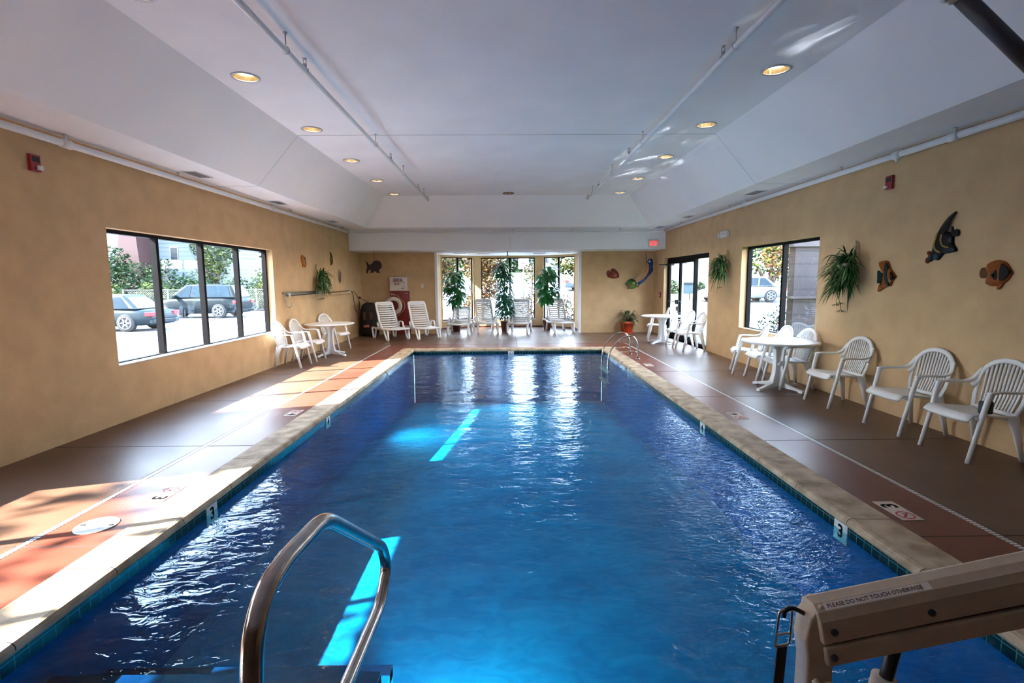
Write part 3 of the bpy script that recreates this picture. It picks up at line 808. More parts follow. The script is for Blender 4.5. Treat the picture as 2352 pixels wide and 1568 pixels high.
# light switch, wall cabinet, red board
t = onwall('light_switch', 'small white switch plate on the far wall left of the bay', 'switch', 'b', -2.65, 1.52)
mb = MB(); mb.box(-.04, .04, -.008, 0, -.06, .06); mb.build('plate', M['tile_white'], t, bevel=.003)
mb = MB(); mb.box(-.008, .008, -.02, -.008, -.015, .015); mb.build('toggle', M['dark'], t)
t = onwall('first_aid_cabinet', 'white metal first aid cabinet above the red board on the far wall', 'cabinet', 'b', -3.385, 1.59)
mb = MB(); mb.box(-.265, .265, -.13, 0, -.215, .215); mb.build('case', M['almond'], t, bevel=.008)
mb = MB(); mb.box(-.255, .255, -.140, -.13, -.205, .205); dr = mb.build('door', M['ring'], t, bevel=.004)
mb = MB(); mb.tube(bez([(-.06, -.05, .215), (-.05, -.05, .245), (0, -.05, .255), (.05, -.05, .245), (.06, -.05, .215)]), .006, 6); mb.build('handle', M['almond'], t)
ci = text('CiNTAS', .115, M['navy'], dr, (-.005, -.1412, .118), bold=.004); ci.scale = (.74, 1, 1)
mb = MB(); mb.box(-.165, .155, -.1416, -.1404, .066, .080); mb.build('underline', M['redp'], dr)
mb = MB()
mb.prism([(-.085 + (.038 if k < 10 else .020) * cos(2 * pi * (k if k < 10 else 19 - k) / 12 + .6), .0 + (.038 if k < 10 else .020) * sin(2 * pi * (k if k < 10 else 19 - k) / 12 + .6)) for k in range(20)], lambda a, b, d: (a, d, b), -.1416, -.1404)
mb.box(-.04, .09, -.1414, -.1404, .018, .030); mb.box(-.045, .07, -.1414, -.1404, -.008, .002); mb.box(-.05, .04, -.1414, -.1404, -.034, -.022)
mb.box(.14, .205, -.1414, -.1404, .022, .034); mb.box(.145, .2, -.1414, -.1404, -.098, -.088); mb.box(.11, .15, -.1414, -.1404, -.155, -.135); mb.box(.15, .185, -.1414, -.1404, -.15, -.14)
mb.build('printing', M['print'], dr)
t = thing('red_board', 'tall dark red board leaning on the far wall under the white cabinet', 'board', (-3.36, YB - .03, 0))
mb = MB(); mb.box(-.31, .31, -.02, .01, .02, 1.365); mb.build('panel', M['redboard'], t, bevel=.004)
mb = MB()
for x in (-.26, .18, .24): mb.lathe([(0, -.01), (.009, -.01), (.009, 0), (0, 0)], (0, 0, 0), 8)
mb = MB()
for x, z in ((-.255, 1.30), (.18, 1.295), (.235, 1.30)): mb.box(x - .008, x + .008, -.035, -.02, z - .012, z + .012)
mb.build('peg', M['tile_white'], t)
# ring buoy
t = thing('ring_buoy', 'white ring buoy with rope hanging on the red board', 'life ring', (-3.56, YB - .13, .90), 0)
mb = MB(); n = 40; ring_pts = [(.225 * cos(2 * pi * k / n), 0, .225 * sin(2 * pi * k / n)) for k in range(n)]
mb.sweep(ring_pts, [(0, 1, 0)] * n, .09, .13, 12, closed=True, p=2.2); mb.build('ring', M['ring'], t)
mb = MB()
for a in (45, 135, 225, 315):
    c, s = cos(R(a)), sin(R(a))
    mb.tube([(c * (.225 + .07 * cos(q)), .05 * sin(q), s * (.225 + .07 * cos(q))) for q in [2 * pi * k / 14 for k in range(14)]], .006, 5, closed=True)
mb.tube([(-.06, -.045, .28), (0, -.05, .405), (.06, -.045, .28)], .006, 6)
for a0 in (-45, 45, 135, 225):
    mb.tube(bez([((.225 + .09 + .05 * sin(pi * k / 6)) * cos(R(a0 + 15 * k)), -.01, (.315 + .05 * sin(pi * k / 6)) * sin(R(a0 + 15 * k))) for k in range(7)], 3), .007, 6)
mb.build('grab_rope', M['rope'], t)
mb = MB()
for k in range(9):
    a = (k - 4) * .016
    mb.tube(bez([(a * .6 + .05, -.06, -.12), (a + .05, -.075, -.25), (a * .5 + .08, -.07, -.33), (a * 1.3 + .06, -.06, -.5), (a * .8 + .06, -.06, -.68 + .03 * (k % 3))], 4), .008, 5)
mb.tube([(.06 + .06 * cos(q), -.075 + .03 * sin(q), -.27) for q in [2 * pi * k / 14 for k in range(14)]], .009, 5, closed=True)
mb.build('throw_line', M['rope'], t)

# ------------------------------------------------------------------ wall fish and parrot
def cut(poly, pt_y, pt, mb, dome=.5, mi=0):
    cx = sum(p[0] for p in poly) / len(poly); cz = sum(p[1] for p in poly) / len(poly)
    rings = [(1., 0.), (1., pt_y), (.93, pt_y + pt * .5), (.7, pt_y + pt * .9), (.3, pt_y + pt)]
    n = len(poly); vs = []
    for s, d in rings: vs += [(cx + (x - cx) * s, -d, cz + (z - cz) * s) for x, z in poly]
    fs = []
    for i in range(len(rings) - 1):
        for k in range(n): fs.append((i * n + k, i * n + (k + 1) % n, (i + 1) * n + (k + 1) % n, (i + 1) * n + k))
    fs.append(tuple((len(rings) - 1) * n + k for k in range(n))); fs.append(tuple(range(n - 1, -1, -1)))
    mb.add(vs, fs, mi, False)
def smooth2(pts, k=4):
    p = pts; n = len(p); out = []
    for i in range(n):
        a, b, c, d = V(p[i - 1]), V(p[i]), V(p[(i + 1) % n]), V(p[(i + 2) % n])
        for j in range(k):
            t = j / k
            q = .5 * ((2 * b) + (c - a) * t + (2 * a - 5 * b + 4 * c - d) * t * t + (3 * b - a - 3 * c + d) * t ** 3)
            out.append((q.x, q.y))
    return out
def fishthing(label, side, a, z, body, parts, group=None, y=None, out=.0, name='fish_plaque'):
    t = onwall(name, label, 'wall decoration', side, a, z, group)
    bm_, col = body
    mb = MB(); cut(smooth2(bm_, 3), .012, .03, mb); mb.build('body', col, t)
    for nm, poly, colr, d in parts:
        mb = MB(); pl = smooth2(poly, 2)
        if d > .03: mb.prism(pl, lambda x, zz, q: (x, -q, zz), .004, .0445)
        else: mb.prism(pl, lambda x, zz, q: (x, -q, zz), .003, .022)
        mb.build(nm, colr, t)
    return t
C = lambda n, c, r=.3: mat(n, tuple(q * .6 for q in c), r, var=.15, vscale=25, spec=.2)
fo, fg, fk, fy, fr_, ft = C('orange_glaze', (.42, .11, .015)), C('green_glaze', (.12, .26, .02)), C('black_glaze', (.012, .010, .014)), C('yellow_glaze', (.48, .30, .06)), C('red_glaze', (.28, .025, .015)), C('teal_glaze', (.01, .05, .06))
fw, fbr = C('pale_glaze', (.45, .38, .32)), C('brown_glaze', (.20, .07, .02))
s = 1.0
# moorish idol, right wall (local units metres; picture right = -Y = local +x)
idol = [(-.19, -.20), (-.13, -.10), (-.11, .02), (-.04, .16), (.06, .27), (.13, .30), (.03, .19), (0, .11), (.06, .10), (.12, .06), (.13, -.02), (.18, -.10), (.10, -.12), (.02, -.13), (-.04, -.19), (-.10, -.18), (-.14, -.20)]
fishthing('black and yellow striped angelfish plaque with a long top fin, high on the right wall', 'r', 5.50, 2.02, (idol, fk), [
    ('stripe', [(-.06, .09), (-.085, 0), (-.07, -.08), (0, -.115), (0, -.10), (-.05, -.07), (-.065, 0), (-.04, .09)], fy, .048),
    ('stripe', [(.0, .08), (-.01, .02), (.03, -.05), (.11, -.07), (.10, -.055), (.04, -.035), (.01, .02), (.02, .075)], fy, .048),
    ('tail_fin', [(.10, .07), (.10, .14), (.105, .15), (.12, .10), (.16, .12), (.19, .09), (.18, .05), (.14, .045)], fk, .02),
    ('snout', [(-.20, -.20), (-.20, -.17), (-.165, -.14), (-.19, -.11), (-.18, -.09), (-.16, -.09), (-.13, -.15), (-.15, -.19), (-.18, -.22)], fr_, .02)])
nem = [(-.08, .10), (0, .125), (.09, .10), (.15, .02), (.16, -.01), (.12, -.07), (.06, -.11), (-.02, -.125), (-.09, -.10), (-.085, -.05), (-.07, 0), (-.10, .06)]
fishthing('orange and black tropical fish plaque, lowest right on the right wall', 'r', 4.87, 1.68, (nem, fo), [
    ('face_patch', [(.08, .09), (.15, .02), (.15, -.01), (.10, -.07), (.07, -.06), (.065, .02)], fk, .046),
    ('side_patch', [(.0, -.02), (.02, -.06), (.045, -.05), (.04, .02), (.02, .03)], fk, .047),
    ('side_spot', [(-.02, -.01), (0, -.04), (.02, -.03), (.015, 0)], ft, .048),
    ('tail_fin', [(-.05, .02), (-.10, .055), (-.145, .05), (-.160, .0), (-.14, -.045), (-.08, -.04), (-.045, -.02)], fbr, .02),
    ('belly_fin', [(.05, -.10), (.03, -.145), (.05, -.15), (.09, -.09)], fo, .02)])
ang = [(-.10, .165), (-.02, .18), (.05, .165), (.10, .08), (.17, .01), (.19, -.02), (.15, -.07), (.12, -.13), (.10, -.13), (.02, -.16), (-.06, -.20), (-.09, -.195), (-.03, -.13), (-.02, -.04), (-.01, .03), (.02, .10), (0, .14), (-.05, .145)]
fishthing('small orange and green striped angelfish plaque beside the largest trailing plant', 'r', 6.32, 1.68, (ang, fo), [
    ('stripe', [(.04, .15), (.03, .06), (.05, -.05), (.10, -.13), (.12, -.11), (.09, -.03), (.08, .05), (.09, .09)], ft, .046),
    ('stripe', [(.0, .02), (-.01, -.06), (-.02, -.12), (.0, -.11), (.01, -.04), (.015, .02)], fk, .046),
    ('nose', [(.13, .04), (.185, -.02), (.15, -.06), (.14, -.02)], fk, .046),
    ('tail_fin', [(-.02, .01), (-.06, .03), (-.11, .06), (-.105, -.02), (-.10, -.10), (-.06, -.08), (-.02, -.03)], ft, .02)])
fishthing('round orange fish plaque on the left wall near the window', 'l', 11.72, 2.12, ([(-.10, .10), (-.04, .14), (.04, .12), (.12, .03), (.13, -.05), (.10, -.13), (.03, -.10), (-.04, -.14), (-.06, -.06), (-.10, 0)], C('bright_orange_glaze', (.60, .20, .015))), [
    ('stripe', [(.05, .10), (.03, .0), (.06, -.09), (.09, -.07), (.08, .04)], fbr, .046), ('eye', [(.0, .06), (.02, .08), (.03, .05), (.01, .04)], fk, .048)])
fishthing('olive green angelfish plaque, highest on the left wall near the far corner', 'l', 13.58, 2.25, ([(-.05, .17), (.0, .16), (.08, .06), (.12, -.02), (.09, -.08), (.06, -.14), (.02, -.12), (-.03, -.17), (-.02, -.08), (-.06, -.02), (-.03, .04), (-.01, .10)], C('olive_glaze', (.20, .16, .04))), [
    ('stripe', [(.03, .08), (.03, -.02), (.02, -.10), (.05, -.10), (.06, 0), (.05, .06)], fbr, .046)])
fishthing('pale striped fish plaque on the left wall right of the trailing plant', 'l', 14.22, 1.80, ([(-.12, 0), (-.09, .10), (0, .19), (.06, .16), (.11, .08), (.10, -.02), (.05, -.11), (0, -.18), (-.07, -.12)], fw), [
    ('stripe', [(-.10, .0), (-.06, .11), (-.04, .12), (-.07, 0), (-.04, -.12), (-.07, -.11)], fbr, .046), ('stripe', [(-.02, .02), (0, .1), (.02, .09), (.01, 0), (.02, -.1), (0, -.1)], fbr, .046)])
redf = [(-.17, -.09), (-.14, -.02), (-.08, .03), (-.06, .10), (.01, .14), (.10, .09), (.17, .0), (.19, -.12), (.12, -.15), (.02, -.165), (-.05, -.14), (-.13, -.13)]
fishthing('dark red fish plaque on the far wall right of the bay', 'b', 3.36, 1.88, (redf, fr_), [
    ('fin_edge', [(-.06, .11), (0, .15), (.10, .10), (.19, -.02), (.20, -.13), (.18, -.12), (.16, -.02), (.08, .08), (0, .12)], fk, .03),
    ('cheek', [(.02, -.08), (.08, -.02), (.13, -.06), (.12, -.12), (.04, -.13)], fo, .046),
    ('tail_fin', [(-.07, .0), (-.11, .08), (-.16, .08), (-.20, .0), (-.18, -.06), (-.10, -.05)], fbr, .02)])
grf = [(-.22, .03), (-.16, .03), (-.10, .11), (0, .15), (.10, .12), (.18, .05), (.19, -.05), (.15, -.12), (.05, -.15), (-.04, -.14), (-.12, -.08), (-.17, .01)]
fishthing('bright green fish plaque with an orange belly on the far wall above the red pot', 'b', 3.94, 1.53, (grf, fg), [
    ('back_fin', [(-.22, .035), (-.16, .04), (-.10, .13), (0, .17), (.11, .13), (.17, .07), (.10, .10), (0, .13), (-.09, .09), (-.15, .02)], fk, .035),
    ('belly_patch', [(-.11, -.03), (-.05, .0), (-.02, -.04), (-.05, -.11), (-.10, -.08)], fo, .046),
    ('pale_scale', [(.04, .06), (.10, .07), (.12, .02), (.06, .01)], C('pale_green_glaze', (.40, .55, .25)), .046),  # pale green patch on the body
    ('tail_fin', [(.17, .03), (.20, .06), (.26, .055), (.20, .03)], fo, .02), ('tail_fin', [(.17, -.06), (.22, -.02), (.26, -.04), (.24, -.10), (.18, -.08)], fbr, .02), ('belly_fin', [(-.10, -.09), (-.06, -.12), (-.07, -.16), (-.10, -.14)], fbr, .02)])
# dark wooden fish hanging on a cord from the beam
t = thing('hanging_fish', 'dark wooden fish cut-out hanging on a cord left of the far wall', 'hanging ornament', (-4.05, 15.72, 2.08), 0)
shape = [(-.22, .22), (-.17, .19), (-.10, .10), (-.02, .12), (.06, .22), (.16, .25), (.27, .22), (.33, .12), (.33, .02), (.26, -.06), (.22, -.10), (.28, -.17), (.16, -.18), (.08, -.11), (.03, -.17), (-.10, -.18), (-.05, -.12), (-.08, -.06), (-.13, -.12), (-.16, -.20), (-.21, -.18), (-.20, -.08), (-.17, .04)]
shape = [(x * .88, z * .88) for x, z in shape]
mb = MB(); mb.prism(shape, lambda a, b, d: (a, d, b), -.012, .012); mb.build('body', mat('dark_wood', (.02, .008, .008), .5, var=.2), t, bevel=.003)
mb = MB(); mb.tube([(.08, 0, .21), (.08, 0, ZB - 2.08)], .004, 5); mb.build('cord', M['dark'], t)
# macaw hanging in the right corner
t = thing('hanging_macaw', 'blue and gold macaw figure hanging from the beam in the far right corner', 'hanging ornament', (4.27, 15.75, 1.93), 0)
blue = C('parrot_blue', (.008, .06, .25), .4); gold = C('parrot_gold', (.62, .27, .09), .5); navyb = C('parrot_navy', (.006, .01, .05), .4)
mb = MB(); mb.tube(bez([(.08, 0, .36), (.12, .01, .30), (.12, .01, .15), (.09, .01, .0), (.05, .01, -.12), (-.03, .01, -.22)], 4), [.02, .05, .065, .07, .072, .075, .078, .08, .08, .078, .075, .07, .066, .062, .055, .05, .045, .04, .034, .028, .02][:21], 12); mb.build('body', blue, t)
mb = MB(); mb.tube(bez([(.05, -.035, .20), (.02, -.05, .10), (.01, -.05, .0), (-.03, -.03, -.12), (-.12, -.02, -.22), (-.25, -.02, -.32)], 4), [.02, .03, .036, .04, .042, .042, .042, .04, .038, .036, .034, .032, .03, .03, .03, .03, .03, .03, .028, .022, .012], 10); mb.build('breast_feathers', gold, t)
mb = MB(); mb.sweep(bez([(.02, .02, -.14), (-.05, .02, -.24), (-.24, .02, -.40)], 4), (0, 1, 0), .025, .10, 8); mb.build('tail_feathers', blue, t)
mb = MB(); mb.sweep(bez([(.13, -.04, .14), (.13, -.045, .02), (.08, -.04, -.12)], 4), (0, 1, 0), .03, [.04, .09, .11, .12, .115, .10, .08, .05, .01], 8); mb.build('wing', navyb, t)
mb = MB(); mb.lathe([(0, -.03), (.03, -.02), (.035, 0), (.03, .02), (0, .03)], (.07, -.05, .285), 12); mb.build('face_patch', M['tile_white'], t)
mb = MB(); mb.tube(bez([(.05, -.055, .31), (.02, -.06, .28), (.025, -.06, .24)], 4), [.02, .022, .022, .02, .018, .014, .01, .007, .003], 8); mb.build('beak', M['dark'], t)
mb = MB(); mb.tube([(.0, 0, .19), (-.0, 0, .30), (-.03, 0, .48)], .009, 6); mb.tube([(-.03, 0, .48), (-.03, 0, ZB - 1.93)], .003, 5); mb.tube([(-.05, -.03, .0), (.03, -.04, .03), (.12, 0, .0)], .012, 6); mb.build('perch_ring', M['dark'], t)

# pole, hook and loop on the left wall
t = thing('pool_hook_pole', 'long dark rescue pole with hook and loop mounted on the left wall', 'pole', (XL, 0, 0))
mb = MB(); mb.tube([(.06, 10.65, 1.375), (.06, 15.0, 1.405)], .013, 8); mb.build('pole', M['blackp'], t)
mb = MB(); mb.box(.0, .045, 10.55, 12.55, 1.405, 1.45); mb.build('backing_rail', M['chrome'], t)
mb = MB()
for y in (10.72, 12.45, 14.9): mb.box(0, .09, y - .025, y + .025, 1.35, 1.43)
mb.build('bracket', M['tile_white'], t)
mb = MB(); mb.tube(bez([(.05, 10.6, 1.42), (.05, 10.58, 1.30), (.05, 10.62, 1.17), (.06, 10.75, 1.13), (.06, 10.85, 1.18), (.06, 10.83, 1.24)], 4), .008, 6); mb.build('hook', M['chrome'], t)
mb = MB(); mb.tube(bez([(.06, 14.95, 1.405), (.06, 15.35, 1.36), (.06, 15.75, 1.15), (.06, 15.85, .90), (.06, 15.65, .74), (.06, 15.40, .82), (.06, 15.30, 1.05), (.06, 15.2, 1.3), (.06, 15.05, 1.40)], 5), .010, 6); mb.build('rescue_loop', M['blackp'], t)

# ------------------------------------------------------------------ leaves
def strap_leaf(mb, p, d, L_, w, droop, mi=0, seg=5):
    p = V(p); d = V(d).normalized(); sd = d.cross(V((0, 0, 1)))
    sd = sd.normalized() if sd.length > .01 else V((1, 0, 0))
    vs = []
    for i in range(seg + 1):
        t = i / seg
        q = p + d * (L_ * t * (1 - .25 * t * droop)) + V((0, 0, -L_ * droop * t * t))
        ww = w * (1 - t ** 2.5) * (.6 + .4 * min(1, t * 4)) + .0005
        vs += [q - sd * ww, q + V((0, 0, -ww * .5)), q + sd * ww]
    fs = []
    for i in range(seg):
        for k in (0, 1): fs.append((i * 3 + k, i * 3 + k + 1, (i + 1) * 3 + k + 1, (i + 1) * 3 + k))
    mb.add(vs, fs, mi, True)

def spider_plant(label, side, a, z, w, h, n, seed, tails=3):
    rnd = random.Random(seed)
    t = onwall('trailing_plant', label, 'plant', side, a, z, 'trailing spider plants hung on the walls')
    mb = MB()
    mb.tube(bez([(-.0, -.03, h * .62), (.02, -.04, h * .50), (.0, -.06, h * .30)], 4), .018, 8)
    mb.lathe([(.05, -.10), (.10, -.04), (.11, .06), (.09, .08), (.0, .08)], (0, -.13, h * .10), 14)
    mb.tube([(-.09, -.12, h * .17), (0, -.03, h * .58), (.09, -.12, h * .17)], .008, 6)
    mb.build('hanger', M['jute'], t)
    lf = MB()
    for k in range(n):
        an = rnd.uniform(-pi * 1.02, .02) ; el = rnd.uniform(-.2, 1.1)
        d = (cos(an) * cos(el), sin(an) * cos(el) * .75 - .05, sin(el))
        px = rnd.uniform(-.3, .3) * w; pz = rnd.uniform(-.25, .35) * h
        L_ = rnd.uniform(.6, 1.0) * w
        strap_leaf(lf, (px, -.12 + rnd.uniform(-.05, .04), pz), d, L_, rnd.uniform(.009, .016), rnd.uniform(.35, 1.0), 1 if rnd.random() < .3 else 0)
    for v in lf.v: pass
    lf.v = [(x, min(y, -.01), zz) for x, y, zz in lf.v]
    lf.build('foliage', [M['fern'], M['stripe_leaf']], t)
    rn = MB()
    for k in range(tails):
        x0 = rnd.uniform(-.2, .25) * w; x1 = x0 + rnd.uniform(-.1, .1); z1 = -h * rnd.uniform(.55, .72)
        rn.tube(bez([(x0, -.18, -h * .25), (x0 * 1.2, -.17, -h * .4), (x1, -.13, z1)], 4), .003, 5)
        for q in range(9):
            an = q * 2 * pi / 9
            strap_leaf(rn, (x1, -.13, z1), (cos(an), sin(an) * .6, .3), .085, .007, .6)
    rn.v = [(x, min(y, -.008), zz) for x, y, zz in rn.v]
    if tails: rn.build('runner', M['fern'], t)
    return t
spider_plant('trailing striped spider plant on the left wall above the pole', 'l', 12.45, 1.66, .42, .66, 230, 3, 2)
spider_plant('bushy spider plant on the right wall between the doors and the window', 'r', 10.86, 1.88, .44, .62, 240, 5, 1)
spider_plant('largest trailing spider plant, on the right wall right of the window', 'r', 6.86, 1.70, .41, .70, 330, 9, 3)

def oval_leaf(mb, p, d, L_, w, droop, mi=0, nrm=None):
    p = V(p); d = V(d).normalized(); sd = d.cross(V((0, 0, 1)))
    sd = sd.normalized() if sd.length > .01 else V((1, 0, 0))
    if nrm is not None: sd = (sd + V(nrm) * .5).normalized()
    vs = []; pr = [(0, .02), (.2, .75), (.45, 1.), (.75, .7), (1., .02)]
    for t, ww in pr:
        q = p + d * (L_ * t) + V((0, 0, -L_ * droop * t * t))
        vs += [q - sd * w * ww, q + V((0, 0, -.18 * w * ww)), q + sd * w * ww]
    fs = []
    for i in range(4):
        for k in (0, 1): fs.append((i * 3 + k, i * 3 + k + 1, (i + 1) * 3 + k + 1, (i + 1) * 3 + k))
    mb.add(vs, fs, mi, True)

def pot_mesh(mb, r0, r1, h, lip=.03, sq=False):
    mb.lathe([(r0, 0), (r1 * .97, h - lip), (r1 + .012, h - lip), (r1 + .012, h), (r1 - .015, h), (r1 - .03, h - .04), (0, h - .04)], n=4 if sq else 28, sm=not sq)

def ficus(label, loc, rz, h, crown, leaf, seed, nleaf=190, lsize=.20, pot=M['brown_pot'], sq=True, lw=.055, trunk_r=.018):
    rnd = random.Random(seed)
    t = thing('potted_tree', label, 'potted plant', loc, rz, 'potted trees in the bay')
    mb = MB(); pot_mesh(mb, .14, .20, .34, sq=sq); o = mb.build('pot', pot, t); o.rotation_euler = (0, 0, R(45))
    mb = MB(); mb.lathe([(.165, .305), (.0, .315)], n=20); mb.build('soil', M['soil'], t)
    mb = MB(); mb.tube(bez([(0, 0, .30), (.02, 0, h * .3), (-.02, .01, h * .55), (.015, 0, h * .8), (0, 0, h * .93)], 4), trunk_r, 8)
    tips = []
    for (cx, cz, r) in crown:
        for k in range(5):
            an = rnd.uniform(0, 2 * pi); q = (cx + r * .6 * cos(an), r * .6 * sin(an), cz + rnd.uniform(-.5, .5) * r)
            mb.tube([(0, 0, max(.4, cz - .15)), q], .006, 5); tips.append(q)
    mb.build('trunk', M['bark'], t)
    lf = MB()
    tot = sum(r * r for _, _, r in crown)
    for (cx, cz, r) in crown:
        for k in range(int(nleaf * r * r / tot)):
            an = rnd.uniform(0, 2 * pi); rr = r * sqrt(rnd.uniform(.1, 1)); zz = cz + rnd.uniform(-.75, .8) * r
            p = (cx + rr * cos(an) * .85, rr * sin(an) * .8, zz)
            d = (cos(an) + rnd.uniform(-.5, .5), sin(an) + rnd.uniform(-.5, .5), rnd.uniform(-.5, .25))
            oval_leaf(lf, p, d, lsize * rnd.uniform(.7, 1.2), lw * rnd.uniform(.8, 1.2), rnd.uniform(.3, .9))
    lf.build('foliage', leaf, t)
    return t
ficus('umbrella-leaved potted tree behind the low lounger at the left of the bay', (-1.70, 17.10, 0), 0, 2.1, [(.02, 1.82, .22), (-.05, 1.52, .32), (.08, 1.25, .29), (.0, 1.02, .2)], M['leaf'], 11, 250, .19, sq=False, lw=.06)
ficus('tallest slim potted tree, in the middle of the bay', (-.06, 17.0, 0), 0, 2.25, [(-.05, 2.15, .16), (-.14, 1.95, .24), (.03, 1.75, .26), (.03, 1.35, .26), (-.02, 1.0, .32), (.02, .72, .34)], M['leaf2'], 12, 900, .15, lw=.03, trunk_r=.022)
ficus('broad-leaved potted tree at the right of the bay', (1.36, 17.35, 0), 0, 2.1, [(.10, 1.98, .20), (-.18, 1.92, .16), (.0, 1.62, .34), (.08, 1.3, .32), (-.02, 1.05, .2)], M['leaf'], 13, 200, .22, lw=.075)
t = thing('potted_plant', 'dark drooping plant in a red terracotta pot by the far wall', 'potted plant', (3.78, 16.02, 0))
mb = MB(); mb.lathe([(.14, .0), (.155, .02), (.20, .30), (.225, .30), (.235, .38), (.215, .38), (.20, .34), (0, .34)], n=32); mb.build('pot', M['terra'], t)
mb = MB(); mb.lathe([(.0, 0), (.21, 0), (.23, .03), (.215, .03), (.19, .012), (0, .012)], n=32); mb.build('saucer', M['terra'], t)
mb = MB(); mb.lathe([(.198, .345), (0, .35)], n=20); mb.build('soil', M['soil'], t)
rnd = random.Random(4); lf = MB(); st_ = MB()
for k in range(46):
    an = rnd.uniform(0, 2 * pi); b = V((.05 * cos(an), .05 * sin(an), .34)); tip = V((.20 * cos(an), .16 * sin(an), .42 + rnd.uniform(0, .32)))
    st_.tube([b, (b + tip) / 2 + V((0, 0, .05)), tip], .005, 5)
    oval_leaf(lf, tip - V((.05 * cos(an), .05 * sin(an), 0)), (cos(an), sin(an) * .7, rnd.uniform(-.1, .4)), rnd.uniform(.2, .32), rnd.uniform(.022, .036), rnd.uniform(.4, 1.1))
st_.build('stems', M['bark'], t); lf.build('foliage', M['black_leaf'], t)

# ------------------------------------------------------------------ resin armchair (faces +x)
def make_chair(label):
    t = thing('armchair', label, 'chair', (0, 0, 0))
    m = M['plastic']
    # seat
    mb = MB(); nx, ny = 10, 8; vs = []; fs = []
    for lay in (0, 1):
        for i in range(nx + 1):
            for k in range(ny + 1):
                u = i / nx; v = k / ny * 2 - 1
                x = -.20 + .47 * u; hw = .20 + .045 * u
                z = .405 + .035 * u - .022 * (1 - v * v) * (1 - .5 * u) - (.05 * max(0, (u - .88) / .12) ** 2) - (.022 if lay else 0)
                vs.append((x, v * hw, z))
    W_ = ny + 1; S = (nx + 1) * W_
    for i in range(nx):
        for k in range(ny):
            a = i * W_ + k
            fs.append((a, a + 1, a + W_ + 1, a + W_)); fs.append((S + a, S + a + W_, S + a + W_ + 1, S + a + 1))
    for k in range(ny): fs.append((k, k + S, k + 1 + S, k + 1)); a = nx * W_ + k; fs.append((a, a + 1, a + 1 + S, a + S))
    for i in range(nx):
        a = i * W_; fs.append((a, a + W_, a + W_ + S, a + S)); a = i * W_ + ny; fs.append((a, a + S, a + W_ + S, a + W_))
    mb.add(vs, fs, 0, True)
    mb.build('seat', m, t)
    # arched rim flows from the arms over the back; slats fan between seat and rim
    def bx(z): return -.185 - (z - .40) * .25       # recline of the back
    arch = []
    for k in range(17):
        a = pi * k / 16
        y = .245 * cos(a); z = .66 + .215 * sin(a) ** .85
        if k == 0 or k == 16: z = .645
        arch.append((bx(z), y, z))
    mb = MB(); rim = [(bx(.60) + .03, .262, .60)] + arch + [(bx(.60) + .03, -.262, .60)]
    mb.sweep(rim, (1, 0, .35), .03, .048, 10); 
    ns = 11
    for k in range(ns):
        y1 = (k - (ns - 1) / 2) * .0385; y0 = y1 * .80
        zt = .66 + .215 * (max(0, 1 - (y1 / .245) ** 2)) ** .43 - .012
        dep = .02 * (1 - (y1 / .23) ** 2)
        mb.sweep([(bx(.405) + .0, y0, .405), (bx(.55) - dep, (y0 + y1) / 2, .55), (bx(zt) - dep * .3, y1, zt)], (0, 1, 0), [.020, .022, .024], .012, 6)
    for s_ in (-1, 1):
        mb.sweep([(bx(.40), s_ * .205, .40), (bx(.52), s_ * .235, .52), (bx(.68), s_ * .240, .68)], (0, 1, 0), [.05, .045, .03], .018, 8)
    mb.sweep([(bx(.415), -.2, .412), (bx(.415), .2, .412)], (0, 0, 1), .04, .02, 8)
    mb.build('backrest', m, t)
    for s_ in (-1, 1):
        mb = MB()
        path = bez([(.135, s_ * .272, .632), (.05, s_ * .280, .642), (-.06, s_ * .284, .640), (-.15, s_ * .280, .640), (-.215, s_ * .272, .665), (-.25, s_ * .258, .715), (bx(.77), s_ * .238, .77)], 4)
        mb.sweep(path, [(0, 1, .15 * s_)] * len(path), [.052 - .010 * (i / len(path)) for i in range(len(path))], .024, 10); mb.build('armrest', m, t)
        mb = MB(); path = rounded([(.255, s_ * .262, 0), (.175, s_ * .262, .36), (.125, s_ * .270, .60), (.105, s_ * .273, .640)], .05, 4)
        n_ = len(path)
        mb.sweep(path, (0, 1, 0), [.036 + .014 * (i / n_) for i in range(n_)], [.042 + .008 * (i / n_) for i in range(n_)], 8, p=4)
        mb.sweep([(.185, s_ * .262, .395), (.19, s_ * .20, .41)], (1, 0, 0), .05, .03, 6); mb.build('leg', m, t)
        mb = MB(); mb.sweep([(-.265, s_ * .235, 0), (-.215, s_ * .215, .25), (-.175, s_ * .195, .41)], (1, 0, 0), [.042, .07, .11], [.03, .04, .05], 8, p=4); mb.build('leg', m, t)
    return t
CH = [
    ((4.33, 6.60), 180, 'white resin armchair on the right wall, just right of the large round table'),
    ((4.33, 5.42), 180, 'white resin armchair on the right wall, middle one of the three standing apart'),
    ((4.33, 4.62), 180, 'nearest white resin armchair, a dark pouch on its seat'),
    ((4.26, 8.96), 160, 'white resin armchair behind the large right table, furthest from the viewer below the window'),
    ((4.30, 8.36), 174, 'white resin armchair behind the large right table, middle one of three below the window'),
    ((4.31, 7.74), 180, 'white resin armchair half hidden behind the top of the large right table'),
    ((4.33, 12.76), 180, 'white resin armchair at the far right table, behind the other one by the doors'),
    ((4.33, 12.02), 180, 'white resin armchair at the far right table, the one nearest the viewer beside the doors'),
    ((4.22, 14.32), 168, 'white resin armchair beyond the far right table in front of the glazed doors'),
    ((-4.23, 10.10), 0, 'white resin armchair in sunlight at the left window corner, nearest the viewer'),
    ((-4.19, 10.82), 0, 'white resin armchair between the sunlit chair and the left round table'),
    ((-4.20, 12.55), -12, 'white resin armchair behind the left round table'),
]
ch0 = None
